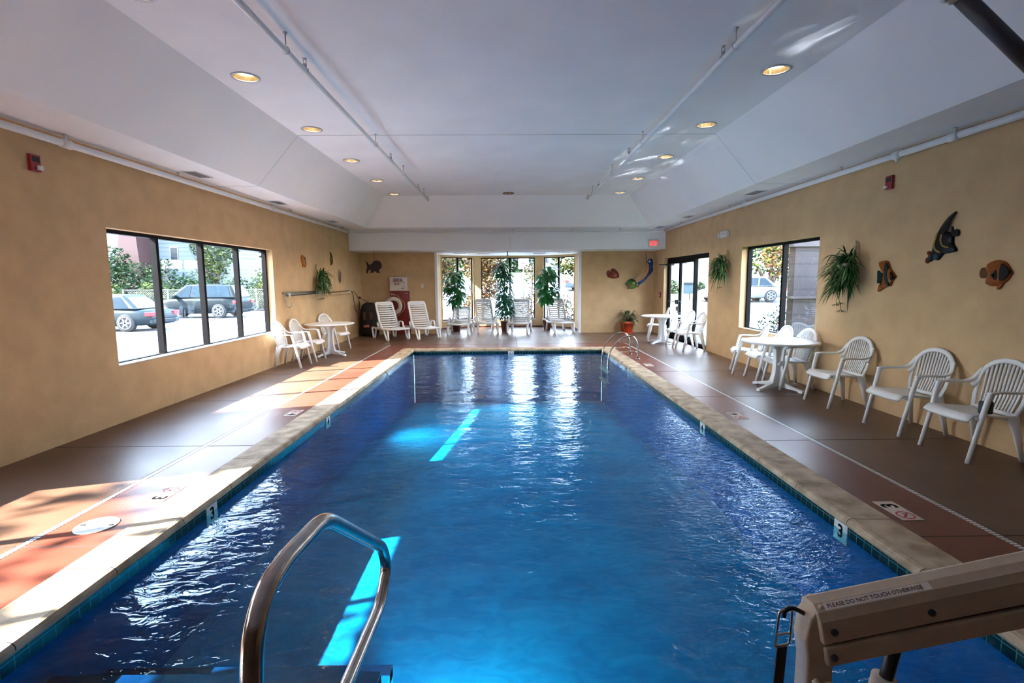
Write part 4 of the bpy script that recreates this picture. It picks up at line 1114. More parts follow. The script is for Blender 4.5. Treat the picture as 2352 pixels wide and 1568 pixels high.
for (x, y), a, lb in CH:
    if ch0 is None:
        ch0 = make_chair(lb); ch0.location = (x, y, 0); ch0.rotation_euler = (0, 0, R(a)); ch0['group'] = 'white resin armchairs'
    else: dup(ch0, lb, (x, y, 0), R(a), 'white resin armchairs')
o = MB(); o.box(-.05, .05, -.03, .03, 0, .12); tag(o.build('pouch', M['blackp'], loc=(4.27, 4.44, .428), bevel=.015), 'small black pouch on the nearest armchair', 'pouch')

# ------------------------------------------------------------------ round tables
def make_table(label):
    t = thing('round_table', label, 'table')
    mb = MB(); mb.lathe([(.0, .695), (.50, .695), (.525, .70), (.54, .712), (.535, .726), (.50, .730), (0, .730)], n=56); mb.build('tabletop', M['table'], t)
    mb = MB()
    for k in range(4):
        a = k * pi / 2; c, s_ = cos(a), sin(a)
        pr = [(.005, .10), (.13, .12), (.095, .25), (.085, .45), (.10, .60), (.22, .695), (.005, .695)]
        n = V((-s_, c, 0)) * .022
        mb.prism(pr, lambda r, z, d, c=c, s_=s_: (r * c - s_ * d, r * s_ + c * d, z), -.024, .024)
    mb.tube([(0, 0, .06), (0, 0, .695)], .045, 12)
    mb.build('pedestal', M['table'], t, bevel=.008)
    for k in range(4):
        a = k * pi / 2; c, s_ = cos(a), sin(a)
        mb = MB(); pr = [(.03, .03), (.03, .16), (.09, .17), (.14, .10), (.36, .045), (.42, .04), (.425, .0), (.36, .0), (.33, .02), (.12, .03)]
        mb.prism(pr, lambda r, z, d, c=c, s_=s_: (r * c - s_ * d, r * s_ + c * d, z), -.03, .03); mb.build('leg', M['table'], t, bevel=.008)
    return t
t0 = make_table('large white round table on the right side in front of the window'); t0.location = (4.09, 7.60, 0); t0.rotation_euler = (0, 0, R(25)); t0['group'] = 'white round tables'
dup(t0, 'white round table by the glazed doors at the far right', (4.08, 13.42, 0), R(40), 'white round tables')
dup(t0, 'white round table on the left side near the far corner', (-4.0, 11.62, 0), R(-25), 'white round tables')

# ------------------------------------------------------------------ loungers (foot end +x)
def make_lounger(label, ang=62):
    t = thing('sun_lounger', label, 'sun lounger')
    m = M['lounge']
    mb = MB(); zt = .335
    for s_ in (-1, 1): mb.sweep([(-.62, s_ * .295, zt - .02), (0, s_ * .305, zt - .03), (.60, s_ * .305, zt - .01)], (0, 1, 0), .05, .06, 8, p=4)
    mb.build('side_rail', m, t)
    mb = MB()
    n = 11
    for k in range(n):
        x = -.02 + k * .0575
        z = zt - .018 * sin(pi * k / (n - 1)) * 0
        for i in range(1): mb.sweep([(x, -.29, zt), (x, 0, zt - .022), (x, .29, zt)], (1, 0, 0), .050, .016, 6, p=4)
    mb.sweep([(.60, -.315, zt - .005), (.612, 0, zt - .02), (.60, .315, zt - .005)], (1, 0, 0), .045, .04, 8, p=3)
    mb.build('seat_deck', m, t)
    # backrest
    mb = MB(); ca, sa = cos(R(ang)), sin(R(ang)); Lb = .80
    def B(s_, y, o=0): return (-.07 - ca * s_ - sa * o, y, zt - .0 + sa * s_ - ca * o)
    fr = rounded([B(0, -.265), B(Lb - .03, -.25), B(Lb, -.22), B(Lb, .22), B(Lb - .03, .25), B(0, .265)], .07, 5)
    mb.sweep(fr, (sa, 0, ca), .03, .06, 8, p=4)
    for k in range(11):
        s_ = .03 + k * .071
        mb.sweep([B(s_, -.25), B(s_, 0, .012), B(s_, .25)], (sa, 0, ca), .016, .050 if k < 10 else .075, 6, p=4)
    mb.build('backrest', m, t)
    for s_ in (-1, 1):
        # front leg: open loop; rear leg: open loop
        mb = MB(); y = s_ * .315
        mb.sweep(rounded([(.56, y, zt), (.60, y, .02), (.50, y, .015), (.36, y, .18), (.30, y, zt - .02)], .05, 4), (0, 1, 0), .05, .035, 8, p=4); mb.build('leg', m, t)
        mb = MB(); mb.sweep(rounded([(-.60, y, zt - .01), (-.52, y, .02), (-.40, y, .015), (-.34, y, .2), (-.30, y, zt - .03)], .05, 4), (0, 1, 0), .05, .035, 8, p=4); mb.build('leg', m, t)
        mb = MB(); mb.sweep(rounded([(-.12, y, zt), (-.14, y * 1.06, .50), (.10, y * 1.08, .50), (.20, y * 1.03, .32)], .06, 5), (0, 1, 0), .05, .028, 8, p=4); mb.build('armrest', m, t)
    return t
def place(root, label, front, head, first=False):
    # front = mid point of the front feet, head = heading vector of the foot end
    h = V((head[0], head[1], 0)).normalized(); o = V((front[0], front[1], 0)) - h * .58
    if first: root.location = o; root.rotation_euler = (0, 0, atan2(h.y, h.x)); return root
    return dup(root, label, o, atan2(h.y, h.x))
L1 = make_lounger('white slatted sun lounger furthest left, in front of the ring buoy'); L1['group'] = 'white sun loungers'
place(L1, '', (-3.04, 14.42), (.58, -.82), True)
place(L1, 'white slatted sun lounger in front of the light switch, second from the left', (-2.20, 14.62), (.50, -.86))
place(L1, 'white sun lounger in the bay left of the tallest tree, back raised high', (-.58, 16.22), (.20, -.98))
place(L1, 'white sun lounger in the bay right of the tallest tree', (.33, 16.10), (-.16, -.98))
place(L1, 'white slatted sun lounger furthest right, in front of the right bay window', (1.84, 16.28), (.20, -.97))
L3 = make_lounger('white sun lounger with its back lowered, in front of the umbrella-leaved tree', 36); L3['group'] = 'white sun loungers'
place(L3, '', (-1.52, 15.86), (-.04, -1), True)

# dark bag in the far left corner
t = thing('equipment_bag', 'black stuffed bag standing in the far left corner', 'bag', (-4.22, 15.85, 0))
mb = MB(); mb.lathe([(.24, 0), (.29, .10), (.30, .45), (.27, .80), (.22, .95), (.12, 1.02), (0, 1.03)], n=18, sy=.8); mb.build('sack', M['fabric_bag'], t)
mb = MB(); mb.tube(bez([(.05, 0, .95), (-.05, 0, 1.05), (-.20, 0, 1.12), (-.28, -.02, 1.17)], 4), .010, 6); mb.lathe([(0, 0), (.03, .02), (.05, .05), (.03, .08), (0, .09)], (-.27, -.02, 1.13), 10); mb.build('strap', M['brown_pot'], t)
mb = MB(); mb.box(-.12, .05, -.262, -.25, .28, .36); mb.build('patch', mat('salmon_patch', (.5, .16, .08), .6, var=.2, vscale=20), t, bevel=.01)
mb = MB(); mb.box(-.13, -.05, -.262, -.245, .5, .75); mb.box(.08, .15, -.262, -.24, .52, .74); mb.build('pocket', M['brown_pot'], t, bevel=.01)

# ------------------------------------------------------------------ pool hardware
# far ladder: two arched rails
t = thing('pool_ladder', 'stainless steel pool ladder with arched rails at the far right corner', 'pool ladder', (0, 0, 0))
for y in (10.68, 11.38):
    path = bez([(2.12, y, -.62), (2.13, y, -.10), (2.17, y, .15), (2.33, y, .36), (2.50, y, .48), (2.66, y, .46), (2.74, y, .30), (2.76, y, .0)], 6)
    mb = MB(); mb.tube(path, .019, 12); mb.lathe([(.045, 0), (.045, .008), (.02, .02), (.02, 0)], (2.76, y, .001), 16); mb.build('rail', M['chrome'], t)
mb = MB(); mb.tube([(2.16, 10.68, .30 - .17), (2.16, 11.38, .13)], .0, 4) if False else None
mb.tube(rounded([(2.38, 10.68, .145), (2.70, 10.68, .16), (2.755, 10.68, .10)], .03), .012, 8); mb.tube(rounded([(2.38, 11.38, .145), (2.70, 11.38, .16), (2.755, 11.38, .10)], .03), .012, 8)
mb.tube([(2.755, 10.68, .14), (2.755, 11.38, .14)], .012, 8) if False else None
mb.build('brace', M['chrome'], t)
for z in (-.28, -.52):
    mb = MB(); mb.box(2.07, 2.17, 10.68, 11.38, z - .01, z + .01); mb.build('tread', M['tile_white'], t, bevel=.005)
# near handrail
t = thing('entry_handrail', 'stainless steel looped entry handrail in the foreground', 'handrail', (0, 0, 0))
pts = [(-.55, 1.02, 0.0), (-.55, 1.005, .60), (-.55, 1.02, .84), (-.55, 1.09, .935), (-.55, 1.20, .955), (-.55, 1.46, .925), (-.55, 1.60, .84), (-.55, 2.06, .525), (-.55, 2.165, .44), (-.55, 2.16, .32), (-.55, 2.06, .255), (-.55, 1.8, .275), (-.55, 1.60, .29), (-.55, 1.2, .30), (-.55, 1.03, .29)]
path = [V(p) for p in pts[:2]] + bez(pts[1:5], 5)[1:]
path += rounded([pts[4], (-.55, 1.47, .935), (-.55, 2.13, .485), (-.55, 2.19, .36), (-.55, 2.06, .262), (-.55, 1.2, .30), (-.55, 1.03, .295)], .085, 6)[1:]
mb = MB(); mb.tube(path, .0235, 18); mb.build('rail', M['chrome'], t)
mb = MB(); mb.lathe([(.06, 0), (.06, .01), (.03, .03), (.024, .03)], (-.55, 1.02, .0), 20); mb.build('escutcheon', M['chrome'], t)

# pool lift, foreground right: twin parallel arms, hanger post, actuator
t = thing('pool_lift', 'beige pool lift arm with hydraulic cylinder in the right foreground', 'pool lift', (0, 0, 0))
Y0 = 1.25
def barprof(mb, a, b, pr, mi=0):
    # pr: (w across Y, h across) closed section; arm in the XZ plane
    a = V(a); b = V(b); d = (b - a).normalized(); up = V((-d.z, 0, d.x)); 
    vs = [a + V((0, y, 0)) + up * h for y, h in pr] + [b + V((0, y, 0)) + up * h for y, h in pr]
    n = len(pr)
    mb.add(vs, [tuple(range(n - 1, -1, -1)), tuple(range(n, 2 * n))] + [(k, (k + 1) % n, n + (k + 1) % n, n + k) for k in range(n)], mi)
A0, A1 = (.795, Y0, .745), (1.95, Y0, .985)
upper = [(-.045, -.045), (-.045, .018), (-.036, .040), (-.016, .052), (.016, .052), (.036, .040), (.045, .018), (.045, -.045)]
mb = MB(); barprof(mb, A0, A1, upper); mb.build('upper_arm', M['beige'], t, bevel=.004, seg=3)
lower = [(-.040, -.035), (-.040, .022), (.040, .022), (.040, -.035)]
mb = MB(); barprof(mb, (.815, Y0, .668), (1.95, Y0, .895), lower); mb.build('lower_arm', M['beige'], t, bevel=.008, seg=3)
mb = MB(); barprof(mb, (.83, Y0, .71), (1.95, Y0, .94), [(-.030, -.02), (-.030, .02), (.030, .02), (.030, -.02)]); mb.build('inner_channel', M['brown_pot'], t)
mb = MB(); mb.box(.775, .845, Y0 - .028, Y0 + .028, .10, .735); mb.prism([(.765, .70), (.775, .765), (.80, .80), (.83, .79), (.85, .72), (.845, .66), (.775, .64)], lambda a, b, d: (a, Y0 + d, b), -.030, .030)
mb.build('hanger_post', M['beige'], t, bevel=.006, seg=3)
mb = MB()
d = (V(A1) - V(A0)).normalized(); up = V((-d.z, 0, d.x))
for s_, o, q in ((.03, -.012, 0), (.28, -.012, 0), (.56, -.012, 0)):
    c = V(A0) + d * s_ + up * o; mb.tube([c + V((0, -.052, 0)), c + V((0, .052, 0))], .0085, 14)
c = V((.835, Y0, .665)); mb.tube([c + V((0, -.047, 0)), c + V((0, .047, 0))], .009, 14)
mb.build('bolt', M['blackp'], t)
mb = MB(); mb.tube([(1.045, Y0, .78), (.975, Y0, .40)], .0165, 14); mb.build('piston', M['blackp'], t)
mb = MB(); mb.tube([(1.003, Y0, .575), (.93, Y0, .15)], .030, 16); mb.build('cylinder', M['ring'], t)
mb = MB(); mb.box(1.88, 2.04, Y0 - .08, Y0 + .08, .02, 1.06); mb.box(1.75, 2.17, Y0 - .45, Y0 - .05 + .25, .0, .05); mb.build('mast', M['beige'], t, bevel=.01)
mb = MB(); barprof(mb, (.95, Y0 - .0, .21), (1.9, Y0, .16), [(-.03, -.03), (-.03, .03), (.03, .03), (.03, -.03)]); mb.build('strut', M['beige'], t, bevel=.006)
# sticker with the warning
rot_y = -atan2(d.z, d.x)
mid = V(A0) + d * .155 + up * .0462 + V((0, -.0268, 0))
st2 = bpy.data.objects.new('warning_sticker', None)
tilt = atan2(.020, .012)   # face between (-.036,.040) and (-.016,.052)
nrm = (up * .020 + V((0, -.012, 0))).normalized()
ydir = nrm.cross(d)
def on_face(u, v, h=.0008): return V(A0) + d * u + V((0, -.026, 0)) + up * .046 + ydir * v + nrm * h
mb = MB(); w_ = .0095
q = [on_face(.025, -w_), on_face(.30, -w_), on_face(.30, w_), on_face(.025, w_)]
mb.add(q, [(0, 1, 2, 3)]); stk = mb.build('warning_sticker', M['label'], t)
tx = text('PLEASE DO NOT TOUCH OTHERWISE', .0145, M['brown_pot'], stk, (0, 0, 0), name='lettering', align='LEFT')
tx.matrix_local = Matrix.Translation(on_face(.032, -.0005, .0014)) @ Matrix((d, ydir, nrm)).transposed().to_4x4()
# strap with buckle hanging left of the post
mb = MB(); mb.box(-.015, .015, -.002, .002, -.62, .0); sp_ = mb.build('strap', M['fabric_bag'], t); sp_.location = (.722, Y0 + .0, .665); sp_.rotation_euler = (0, R(3), R(12))
mb = MB(); mb.tube(rounded([(-.022, 0, .005), (-.020, 0, .105), (.020, 0, .105), (.022, 0, .005), (-.022, 0, .005)], .012, 4), .0035, 8); mb.tube([(-.022, -.003, .04), (.022, -.003, .04)], .003, 6); b_ = mb.build('buckle', M['chrome'], sp_)
mb = MB(); mb.tube(bez([(.775, Y0, .76), (.745, Y0, .775), (.725, Y0, .768), (.722, Y0, .75)], 4), .006, 6); mb.build('strap_hook', M['blackp'], t)
mb = MB(); mb.tube(bez([(.79, Y0 - .035, .60), (.80, Y0 - .05, .59), (.825, Y0 - .05, .595), (.835, Y0 - .045, .57), (.825, Y0 - .03, .545)], 5), .009, 8); mb.build('cable_clip', M['beige'], t)

# skimmer lid, deck signs, depth tiles
t = thing('skimmer_lid', 'round white skimmer lid set in the red deck band at the left', 'skimmer lid', (-2.80, 3.36, .0))
mb = MB(); mb.lathe([(.128, 0), (.128, .005), (.121, .007), (.118, .004), (.07, .004), (.068, .006), (.0, .006)], n=48); mb.build('cover', M['lid'], t)
mb = MB()
for s_ in (-1, 1): mb.box(s_ * .095 - .014, s_ * .095 + .014, -.009, .009, .003, .0085)
mb.build('finger_slot', M['dark'], t)
def circle_slash(mb, cx, cy, r, f, d0, d1, mi=0):
    n = 28
    for k in range(n):
        a0, a1 = 2 * pi * k / n, 2 * pi * (k + 1) / n
        mb.prism([(cx + r * cos(a0), cy + r * sin(a0)), (cx + r * cos(a1), cy + r * sin(a1)), (cx + r * .82 * cos(a1), cy + r * .82 * sin(a1)), (cx + r * .82 * cos(a0), cy + r * .82 * sin(a0))], f, d0, d1, mi)
def diver(mb, cx, cy, r, f, d0, d1, mi=0):
    mb.prism([(cx - r * .55, cy + r * .35), (cx - r * .45, cy + r * .45), (cx + r * .15, cy - r * .05), (cx + r * .5, cy - r * .45), (cx + r * .42, cy - r * .5), (cx, cy - r * .2)], f, d0, d1, mi)
    mb.prism([(cx + r * .28 + r * .12 * cos(2 * pi * k / 10), cy - r * .02 + r * .12 * sin(2 * pi * k / 10)) for k in range(10)], f, d0, d1, mi)
def decksign(label, x, y, num, side):
    # local x = reading direction for someone on the deck facing the pool
    t = thing('depth_sign', label, 'depth sign', (x, y, .0), -pi / 2 if side == 'l' else pi / 2, 'depth signs set in the deck')
    mb = MB(); mb.box(-.15, .15, -.075, .075, 0, .003); mb.build('tile', M['sign_tile'], t, bevel=.001)
    text(num, .15, M['print'], t, (.075, .0, .0035), (0, 0, 0), name='numeral', bold=.004)
    f = lambda a, b, d: (a, b, d)
    mb = MB(); circle_slash(mb, -.075, 0, .058, f, .003, .0042); mb.prism([(-.075 - .042, .035), (-.075 - .035, .042), (-.075 + .042, -.035), (-.075 + .035, -.042)], f, .003, .0046); mb.build('prohibition_ring', M['redp'], t)
    mb = MB(); diver(mb, -.075, 0, .058, f, .003, .004); mb.build('diver_symbol', M['print'], t)
decksign('depth 3 and no diving sign in the left deck beside the skimmer lid', -2.68, 3.88, '3', 'l')
decksign('depth 4 sign in the left deck at the long sun patch edge', -2.70, 6.38, '4', 'l')
decksign('depth 5 and no diving sign in the right deck just before the ladder', 2.76, 9.88, '5', 'r')
decksign('depth 4 and no diving sign in the right deck, middle one of that side', 2.78, 6.04, '4', 'r')
decksign('depth 3 and no diving sign in the right deck nearest the viewer', 2.76, 3.45, '3', 'r')
def walltile(label, x, y, rz, num, mult=1.):
    t = thing('depth_tile', label, 'depth tile', (x, y, -.115), rz, 'white depth tiles on the waterline')
    mb = MB(); mb.box(-.07, .07, -.006, 0, -.07, .068); mb.build('tile', M['tile_white'], t)
    if num: text(num, .125, M['print'], t, (0, -.0066, 0), name='numeral', bold=.004)
    else:
        f = lambda a, b, d: (a, d, b)
        mb = MB(); circle_slash(mb, 0, .01, .05, f, -.0076, -.006); mb.prism([(-.036, .04), (-.03, .046), (.036, -.02), (.03, -.026)], f, -.0078, -.006); mb.build('prohibition_ring', M['redp'], t)
        mb = MB(); diver(mb, 0, .01, .05, f, -.0072, -.006); mb.build('diver_symbol', M['print'], t)
walltile('white waterline tile with a 3 on the left side of the pool', PL, 3.78, pi / 2, '3')
walltile('white waterline tile with a 4 on the left side of the pool', PL, 6.36, pi / 2, '4')
walltile('white waterline tile with a 5 on the left side near the far end', PL, 9.65, pi / 2, '5')
walltile('white waterline tile with a 5 on the right side below the ladder', PR, 9.65, -pi / 2, '5')
walltile('white waterline tile with a 4 on the right side of the pool', PR, 5.92, -pi / 2, '4')
walltile('white waterline tile with a 3 on the right side of the pool', PR, 3.38, -pi / 2, '3')
walltile('white no diving tile centred on the far side of the pool', .1, PF, 0, None)

# ------------------------------------------------------------------ outside
def sstep(a, b, x):
    t = max(0, min(1, (x - a) / (b - a))); return t * t * (3 - 2 * t)
def terr(x, y):
    left = -.15 + 5.1 * sstep(31, 75, y)
    back = -.15 + max(0, y - 20) * .075 * sstep(19, 26, y)
    right = -.15 + .7 * sstep(16, 32, y) + max(0, y - 32) * .05
    k = sstep(-9, -4, x); m_ = sstep(5, 9, x)
    v = left * (1 - k) + back * k
    return v * (1 - m_) + right * m_
mb = MB(); xs = [-90, -60, -45, -35, -28, -22, -18, -14, -11, -9, -7.5, -6, XL - T, 0, XR + T, 6, 7, 8, 9, 11, 14, 18, 24, 32, 45, 70, 100]; ys = [-30, -12, YN - T, 4, 10, 14, 16.5, 18.9, 20, 21.5, 23, 25, 27, 29, 31, 33, 36, 40, 45, 50, 56, 62, 70, 80, 95, 130]
for i in range(len(xs) - 1):
    for k in range(len(ys) - 1):
        x0, x1, y0, y1 = xs[i], xs[i + 1], ys[k], ys[k + 1]
        if x0 >= XL - T - .01 and x1 <= XR + T + .01 and y1 <= 16.6 and y0 >= YN - T - .01: continue
        if x0 >= XL - T - .01 and x1 <= XR + T + .01 and y0 >= 16.4 and y1 <= 18.95: 
            continue
        cx, cy = (x0 + x1) / 2, (y0 + y1) / 2
        mi = 0
        if cx > 5 and 21 < cy < 29.5: mi = 0
        elif cx > 5 and cy > 29.5 and cy < 62: mi = 1
        elif cx > 5 and cy < 16: mi = 1
        elif -9 < cx < 5 and (cy > 45): mi = 1
        elif cx < -9 and 33 < cy < 62: mi = 1
        mb.add([(x0, y0, terr(x0, y0)), (x1, y0, terr(x1, y0)), (x1, y1, terr(x1, y1)), (x0, y1, terr(x0, y1))], [(0, 1, 2, 3)], mi, False)
for a in ((-2.25 - 2.55, -2.55), (2.65, XR + T)):
    mb.quad((a[0], 16.5, -.15), (a[1], 16.5, -.15), (a[1], 18.9, -.15), (a[0], 18.9, -.15), 1)
mb.build('ground', [M['asphalt'], M['lawn']], kind='structure')
# painted bay lines and kerbs on the parking lot
mb = MB()
for y in (18.3, 22.6, 25.4, 29.4): mb.box(-20, -12.4, y - .06, y + .06, -.149, -.142)
mb.build('parking_lines', M['line'], kind='structure')
mb = MB(); mb.box(-34, -9.5, 30.2, 30.5, -.15, .02); mb.build('kerb', M['concrete'], kind='structure')

def make_car(name, label, cat, L_, W_, H, paint, loc, rz, sus=.18, wr=.33, kind='sedan', group=None):
    # nose towards +x, origin on the ground at the centre
    t = thing(name, label, cat, loc, rz, group)
    hl, hw = L_ / 2, W_ / 2
    belt = H * .60 if kind != 'van' else H * .52
    if kind == 'sedan': st = [(-hl, .62, .42), (-hl + .08, .92, .25), (-hl + .75, .97, .22), (-hl + 1.4, 1., .2), (0, 1., .2), (hl - 1.5, 1., .2), (hl - .35, .80, .22), (hl - .05, .62, .28), (hl, .5, .36)]
    elif kind == 'suv': st = [(-hl, .70, .40), (-hl + .08, .98, .27), (-hl + .75, 1., .25), (0, 1., .24), (hl - 1.3, .98, .25), (hl - .3, .80, .27), (hl, .55, .36)]
    else: st = [(-hl, .9, .3), (-hl + .08, 1., .22), (0, 1., .2), (hl - .8, .98, .22), (hl - .15, .82, .24), (hl, .6, .3)]
    mb = MB(); n = 10; vs = []
    for x, top, low in st:
        zt = belt * top; zl = low; e = 1 - .10 * (abs(x) / hl) ** 4
        sec = [(0, zl), (.80, zl), (.96, zl + .08), (1., zl + (zt - zl) * .45), (.985, zl + (zt - zl) * .80), (.93, zt - .02), (.75, zt + .01), (0, zt + .035)]
        full = [(y * hw * e, z) for y, z in sec] + [(-y * hw * e, z) for y, z in sec[-2:0:-1]]
        vs += [(x, y, z) for y, z in full]
    m_ = len(full)
    fs = [tuple(range(m_)), tuple((len(st) - 1) * m_ + k for k in range(m_ - 1, -1, -1))]
    for i in range(len(st) - 1):
        for k in range(m_): fs.append((i * m_ + k, (i + 1) * m_ + k, (i + 1) * m_ + (k + 1) % m_, i * m_ + (k + 1) % m_))
    mb.add(vs, fs, 0, True); body = mb.build('body', paint, t)
    ax = [(-hl + .95), (hl - .88)]
    # greenhouse
    if kind == 'sedan': gh = [(-hl + .55, belt), (-hl + 1.15, H - .03), (-.05, H), (.45, H - .04), (1.25, belt)]
    elif kind == 'suv': gh = [(-hl + .10, belt), (-hl + .42, H - .06), (-.3, H), (.35, H - .04), (1.15, belt)]
    else: gh = [(-hl + .03, belt), (-hl + .08, H - .02), (0, H), (hl - 1.15, H - .04), (hl - .55, belt)]
    def yy(z, o=0): return (hw * .94 - (z - belt) / (H - belt) * hw * (.26 if kind != 'van' else .12)) + o
    mb = MB(); k_ = len(gh)
    vs = [(x, yy(z), z) for x, z in gh] + [(x, -yy(z), z) for x, z in gh]
    mb.add(vs, [tuple(range(k_)), tuple(range(2 * k_ - 1, k_ - 1, -1))] + [(k, k + k_, (k + 1) % k_ + k_, (k + 1) % k_) for k in range(k_)], 0)
    mb.build('roof', paint, t, bevel=.05, seg=3)
    mb = MB()
    def winpoly(pts):
        for s_ in (1, -1): mb.add([(x, s_ * yy(z, .012), z) for x, z in pts], [tuple(range(len(pts)))])
    b0, h0 = belt + .035, H - .10
    def xr(z): # rear slant
        (xa, za), (xb, zb) = gh[0], gh[1]; return xa + (xb - xa) * (z - za) / (zb - za)
    def xf(z):
        (xa, za), (xb, zb) = gh[-1], gh[-2]; return xa + (xb - xa) * (z - za) / (zb - za)
    if kind != 'van':
        mid = -.05
        winpoly([(xr(b0) + .22, b0), (xr(h0) + .14, h0), (mid - .55 if kind == 'suv' else mid - .75, h0), (mid - .55 if kind == 'suv' else mid - .62, b0)])
        winpoly([(mid - .48 if kind == 'suv' else mid - .54, b0), (mid - .48 if kind == 'suv' else mid - .66, h0), (mid + .02, h0), (mid + .06, b0)])
        winpoly([(mid + .14, b0), (mid + .10, h0), (xf(h0) - .12, h0), (xf(b0) - .20, b0)])
    else:
        for k in range(4): a = -hl + .3 + k * .85; winpoly([(a, b0), (a, h0 - .05), (a + .68, h0 - .05), (a + .68, b0)])
    for (x0, x1) in ((xr(b0), xr(h0)), (xf(b0), xf(h0))):
        o = -.015 if x0 < 0 else .015
        mb.add([(x0 + o, yy(b0) - .12, b0), (x0 + o, -yy(b0) + .12, b0), (x1 + o, -yy(h0) + .10, h0), (x1 + o, yy(h0) - .10, h0)], [(0, 1, 2, 3)])
    mb.build('window_glass', M['carglass'], t)
    for s_ in (1, -1):
        for x in ax:
            mb = MB(); mb.tube([(x, s_ * (hw - .20), wr), (x, s_ * (hw + .005), wr)], wr, 28); wh = mb.build('wheel', M['tyre'], t, bevel=.02)
            mb = MB(); y = s_ * (hw + .010)
            mb.tube([(x, s_ * (hw - .05), wr), (x, y, wr)], wr * .28, 14)
            for k in range(6):
                a = k * pi / 3; mb.sweep([(x, y, wr), (x + wr * .66 * cos(a), y, wr + wr * .66 * sin(a))], (0, 1, 0), .02, [.09, .06], 6)
            mb.tube([(x + wr * .68 * cos(a), y, wr + wr * .68 * sin(a)) for a in [2 * pi * q / 24 for q in range(24)]], .022, 6, closed=True)
            mb.build('hub', M['alloy'], wh)
    for s_ in (1, -1):
        mb = MB(); z = belt * .78; 
        mb.box(-hl - .01, -hl + .22, min(s_ * (hw * .62), s_ * (hw * .995)), max(s_ * (hw * .62), s_ * (hw * .995)), z - .07, z + .09); mb.build('tail_light', M['tail'], t, bevel=.02)
    mb = MB(); mb.box(-hl - .04, -hl + .1, -hw * .9, hw * .9, .30, .46); mb.box(hl - .1, hl + .03, -hw * .85, hw * .85, .28, .44); mb.build('bumper', paint, t, bevel=.03)
    mb = MB()
    for s_ in (1, -1): mb.box(gh[-1][0] - .45, gh[-1][0] - .28, min(s_ * hw * .95, s_ * (hw + .16)), max(s_ * hw * .95, s_ * (hw + .16)), belt + .02, belt + .15)
    mb.build('side_mirror', paint, t, bevel=.02)
    return t
# cars: rear wheel positions taken from the lot plan
make_car('sedan', 'dark slate sedan parked nearest the left window', 'car', 4.5, 1.72, 1.40, M['car_teal'], (-15.55, 20.16, -.15), pi, kind='sedan')
make_car('suv', 'black sport utility car parked behind the sedan outside the left window', 'car', 4.7, 1.85, 1.76, M['car_dark'], (-16.25, 27.6, -.15), pi, wr=.37, kind='suv')
make_car('sedan', 'silver car at the right end of the lot outside the left window', 'car', 4.4, 1.75, 1.45, M['car_silver'], (-14.6, 33.6, terr(-14.6, 33.6)), pi, kind='sedan')
make_car('minivan', 'pale passenger van parked up the hill behind the yellow sign', 'van', 5.0, 1.9, 2.1, M['car_silver'], (-44.8, 80.5, terr(-44.8, 80.5)), pi, wr=.38, kind='van')
make_car('sedan', 'steel blue car seen through the right bay window', 'car', 4.5, 1.75, 1.42, M['car_blue'], (6.2, 35.6, terr(6.2, 35.6)), 0, kind='sedan')
make_car('sedan', 'white car on the road outside the right window', 'car', 4.5, 1.75, 1.40, M['car_white'], (12.9, 28.4, terr(12.9, 28.4)), pi, kind='sedan')

def leaf_cloud(mb, blobs, n, size, rnd, mi=0, mats=1):
    tot = sum(r[3] * r[3] for r in blobs)
    for (cx, cy, cz, r, sz) in [(b[0], b[1], b[2], b[3], b[4] if len(b) > 4 else 1.) for b in blobs]:
        for k in range(int(n * r * r / tot)):
            u = rnd.uniform(-1, 1); a = rnd.uniform(0, 2 * pi); rr = r * (rnd.random() ** .33); s_ = sqrt(1 - u * u)
            p = V((cx + rr * s_ * cos(a), cy + rr * s_ * sin(a), cz + rr * u * sz))
            d = V((rnd.gauss(0, 1), rnd.gauss(0, 1), rnd.gauss(0, .6))).normalized(); e_ = d.cross(V((rnd.gauss(0, 1), rnd.gauss(0, 1), rnd.gauss(0, 1)))).normalized()
            L_ = size * rnd.uniform(.6, 1.3)
            mb.add([p - d * L_, p + e_ * L_ * .45, p + d * L_, p - e_ * L_ * .45], [(0, 1, 2, 3)], mi + (rnd.randrange(mats) if mats > 1 else 0))
def bush(name, label, cat, loc, blobs, n, size, mats, seed, trunk=None, group=None):
    rnd = random.Random(seed)
    z = terr(loc[0], loc[1])
    t = thing(name, label, cat, (loc[0], loc[1], z), 0, group)
    mb = MB(); leaf_cloud(mb, blobs, n, size, rnd, 0, len(mats)); mb.build('foliage', mats, t)
    mb = MB()
    base = min(b[2] for b in blobs)
    for b in blobs:
        mb.tube([(0, 0, -.05), (b[0] * .4, b[1] * .4, b[2] * .5), (b[0], b[1], b[2])], [(trunk or .03), (trunk or .03) * .7, .012], 6)
        for q in range(3):
            an = rnd.uniform(0, 2 * pi); mb.tube([(b[0] * .7, b[1] * .7, b[2] * .75), (b[0] + b[3] * .7 * cos(an), b[1] + b[3] * .7 * sin(an), b[2] + b[3] * rnd.uniform(0, .6))], .012, 5)
    mb.build('stem', M['twig'], t)
    return t
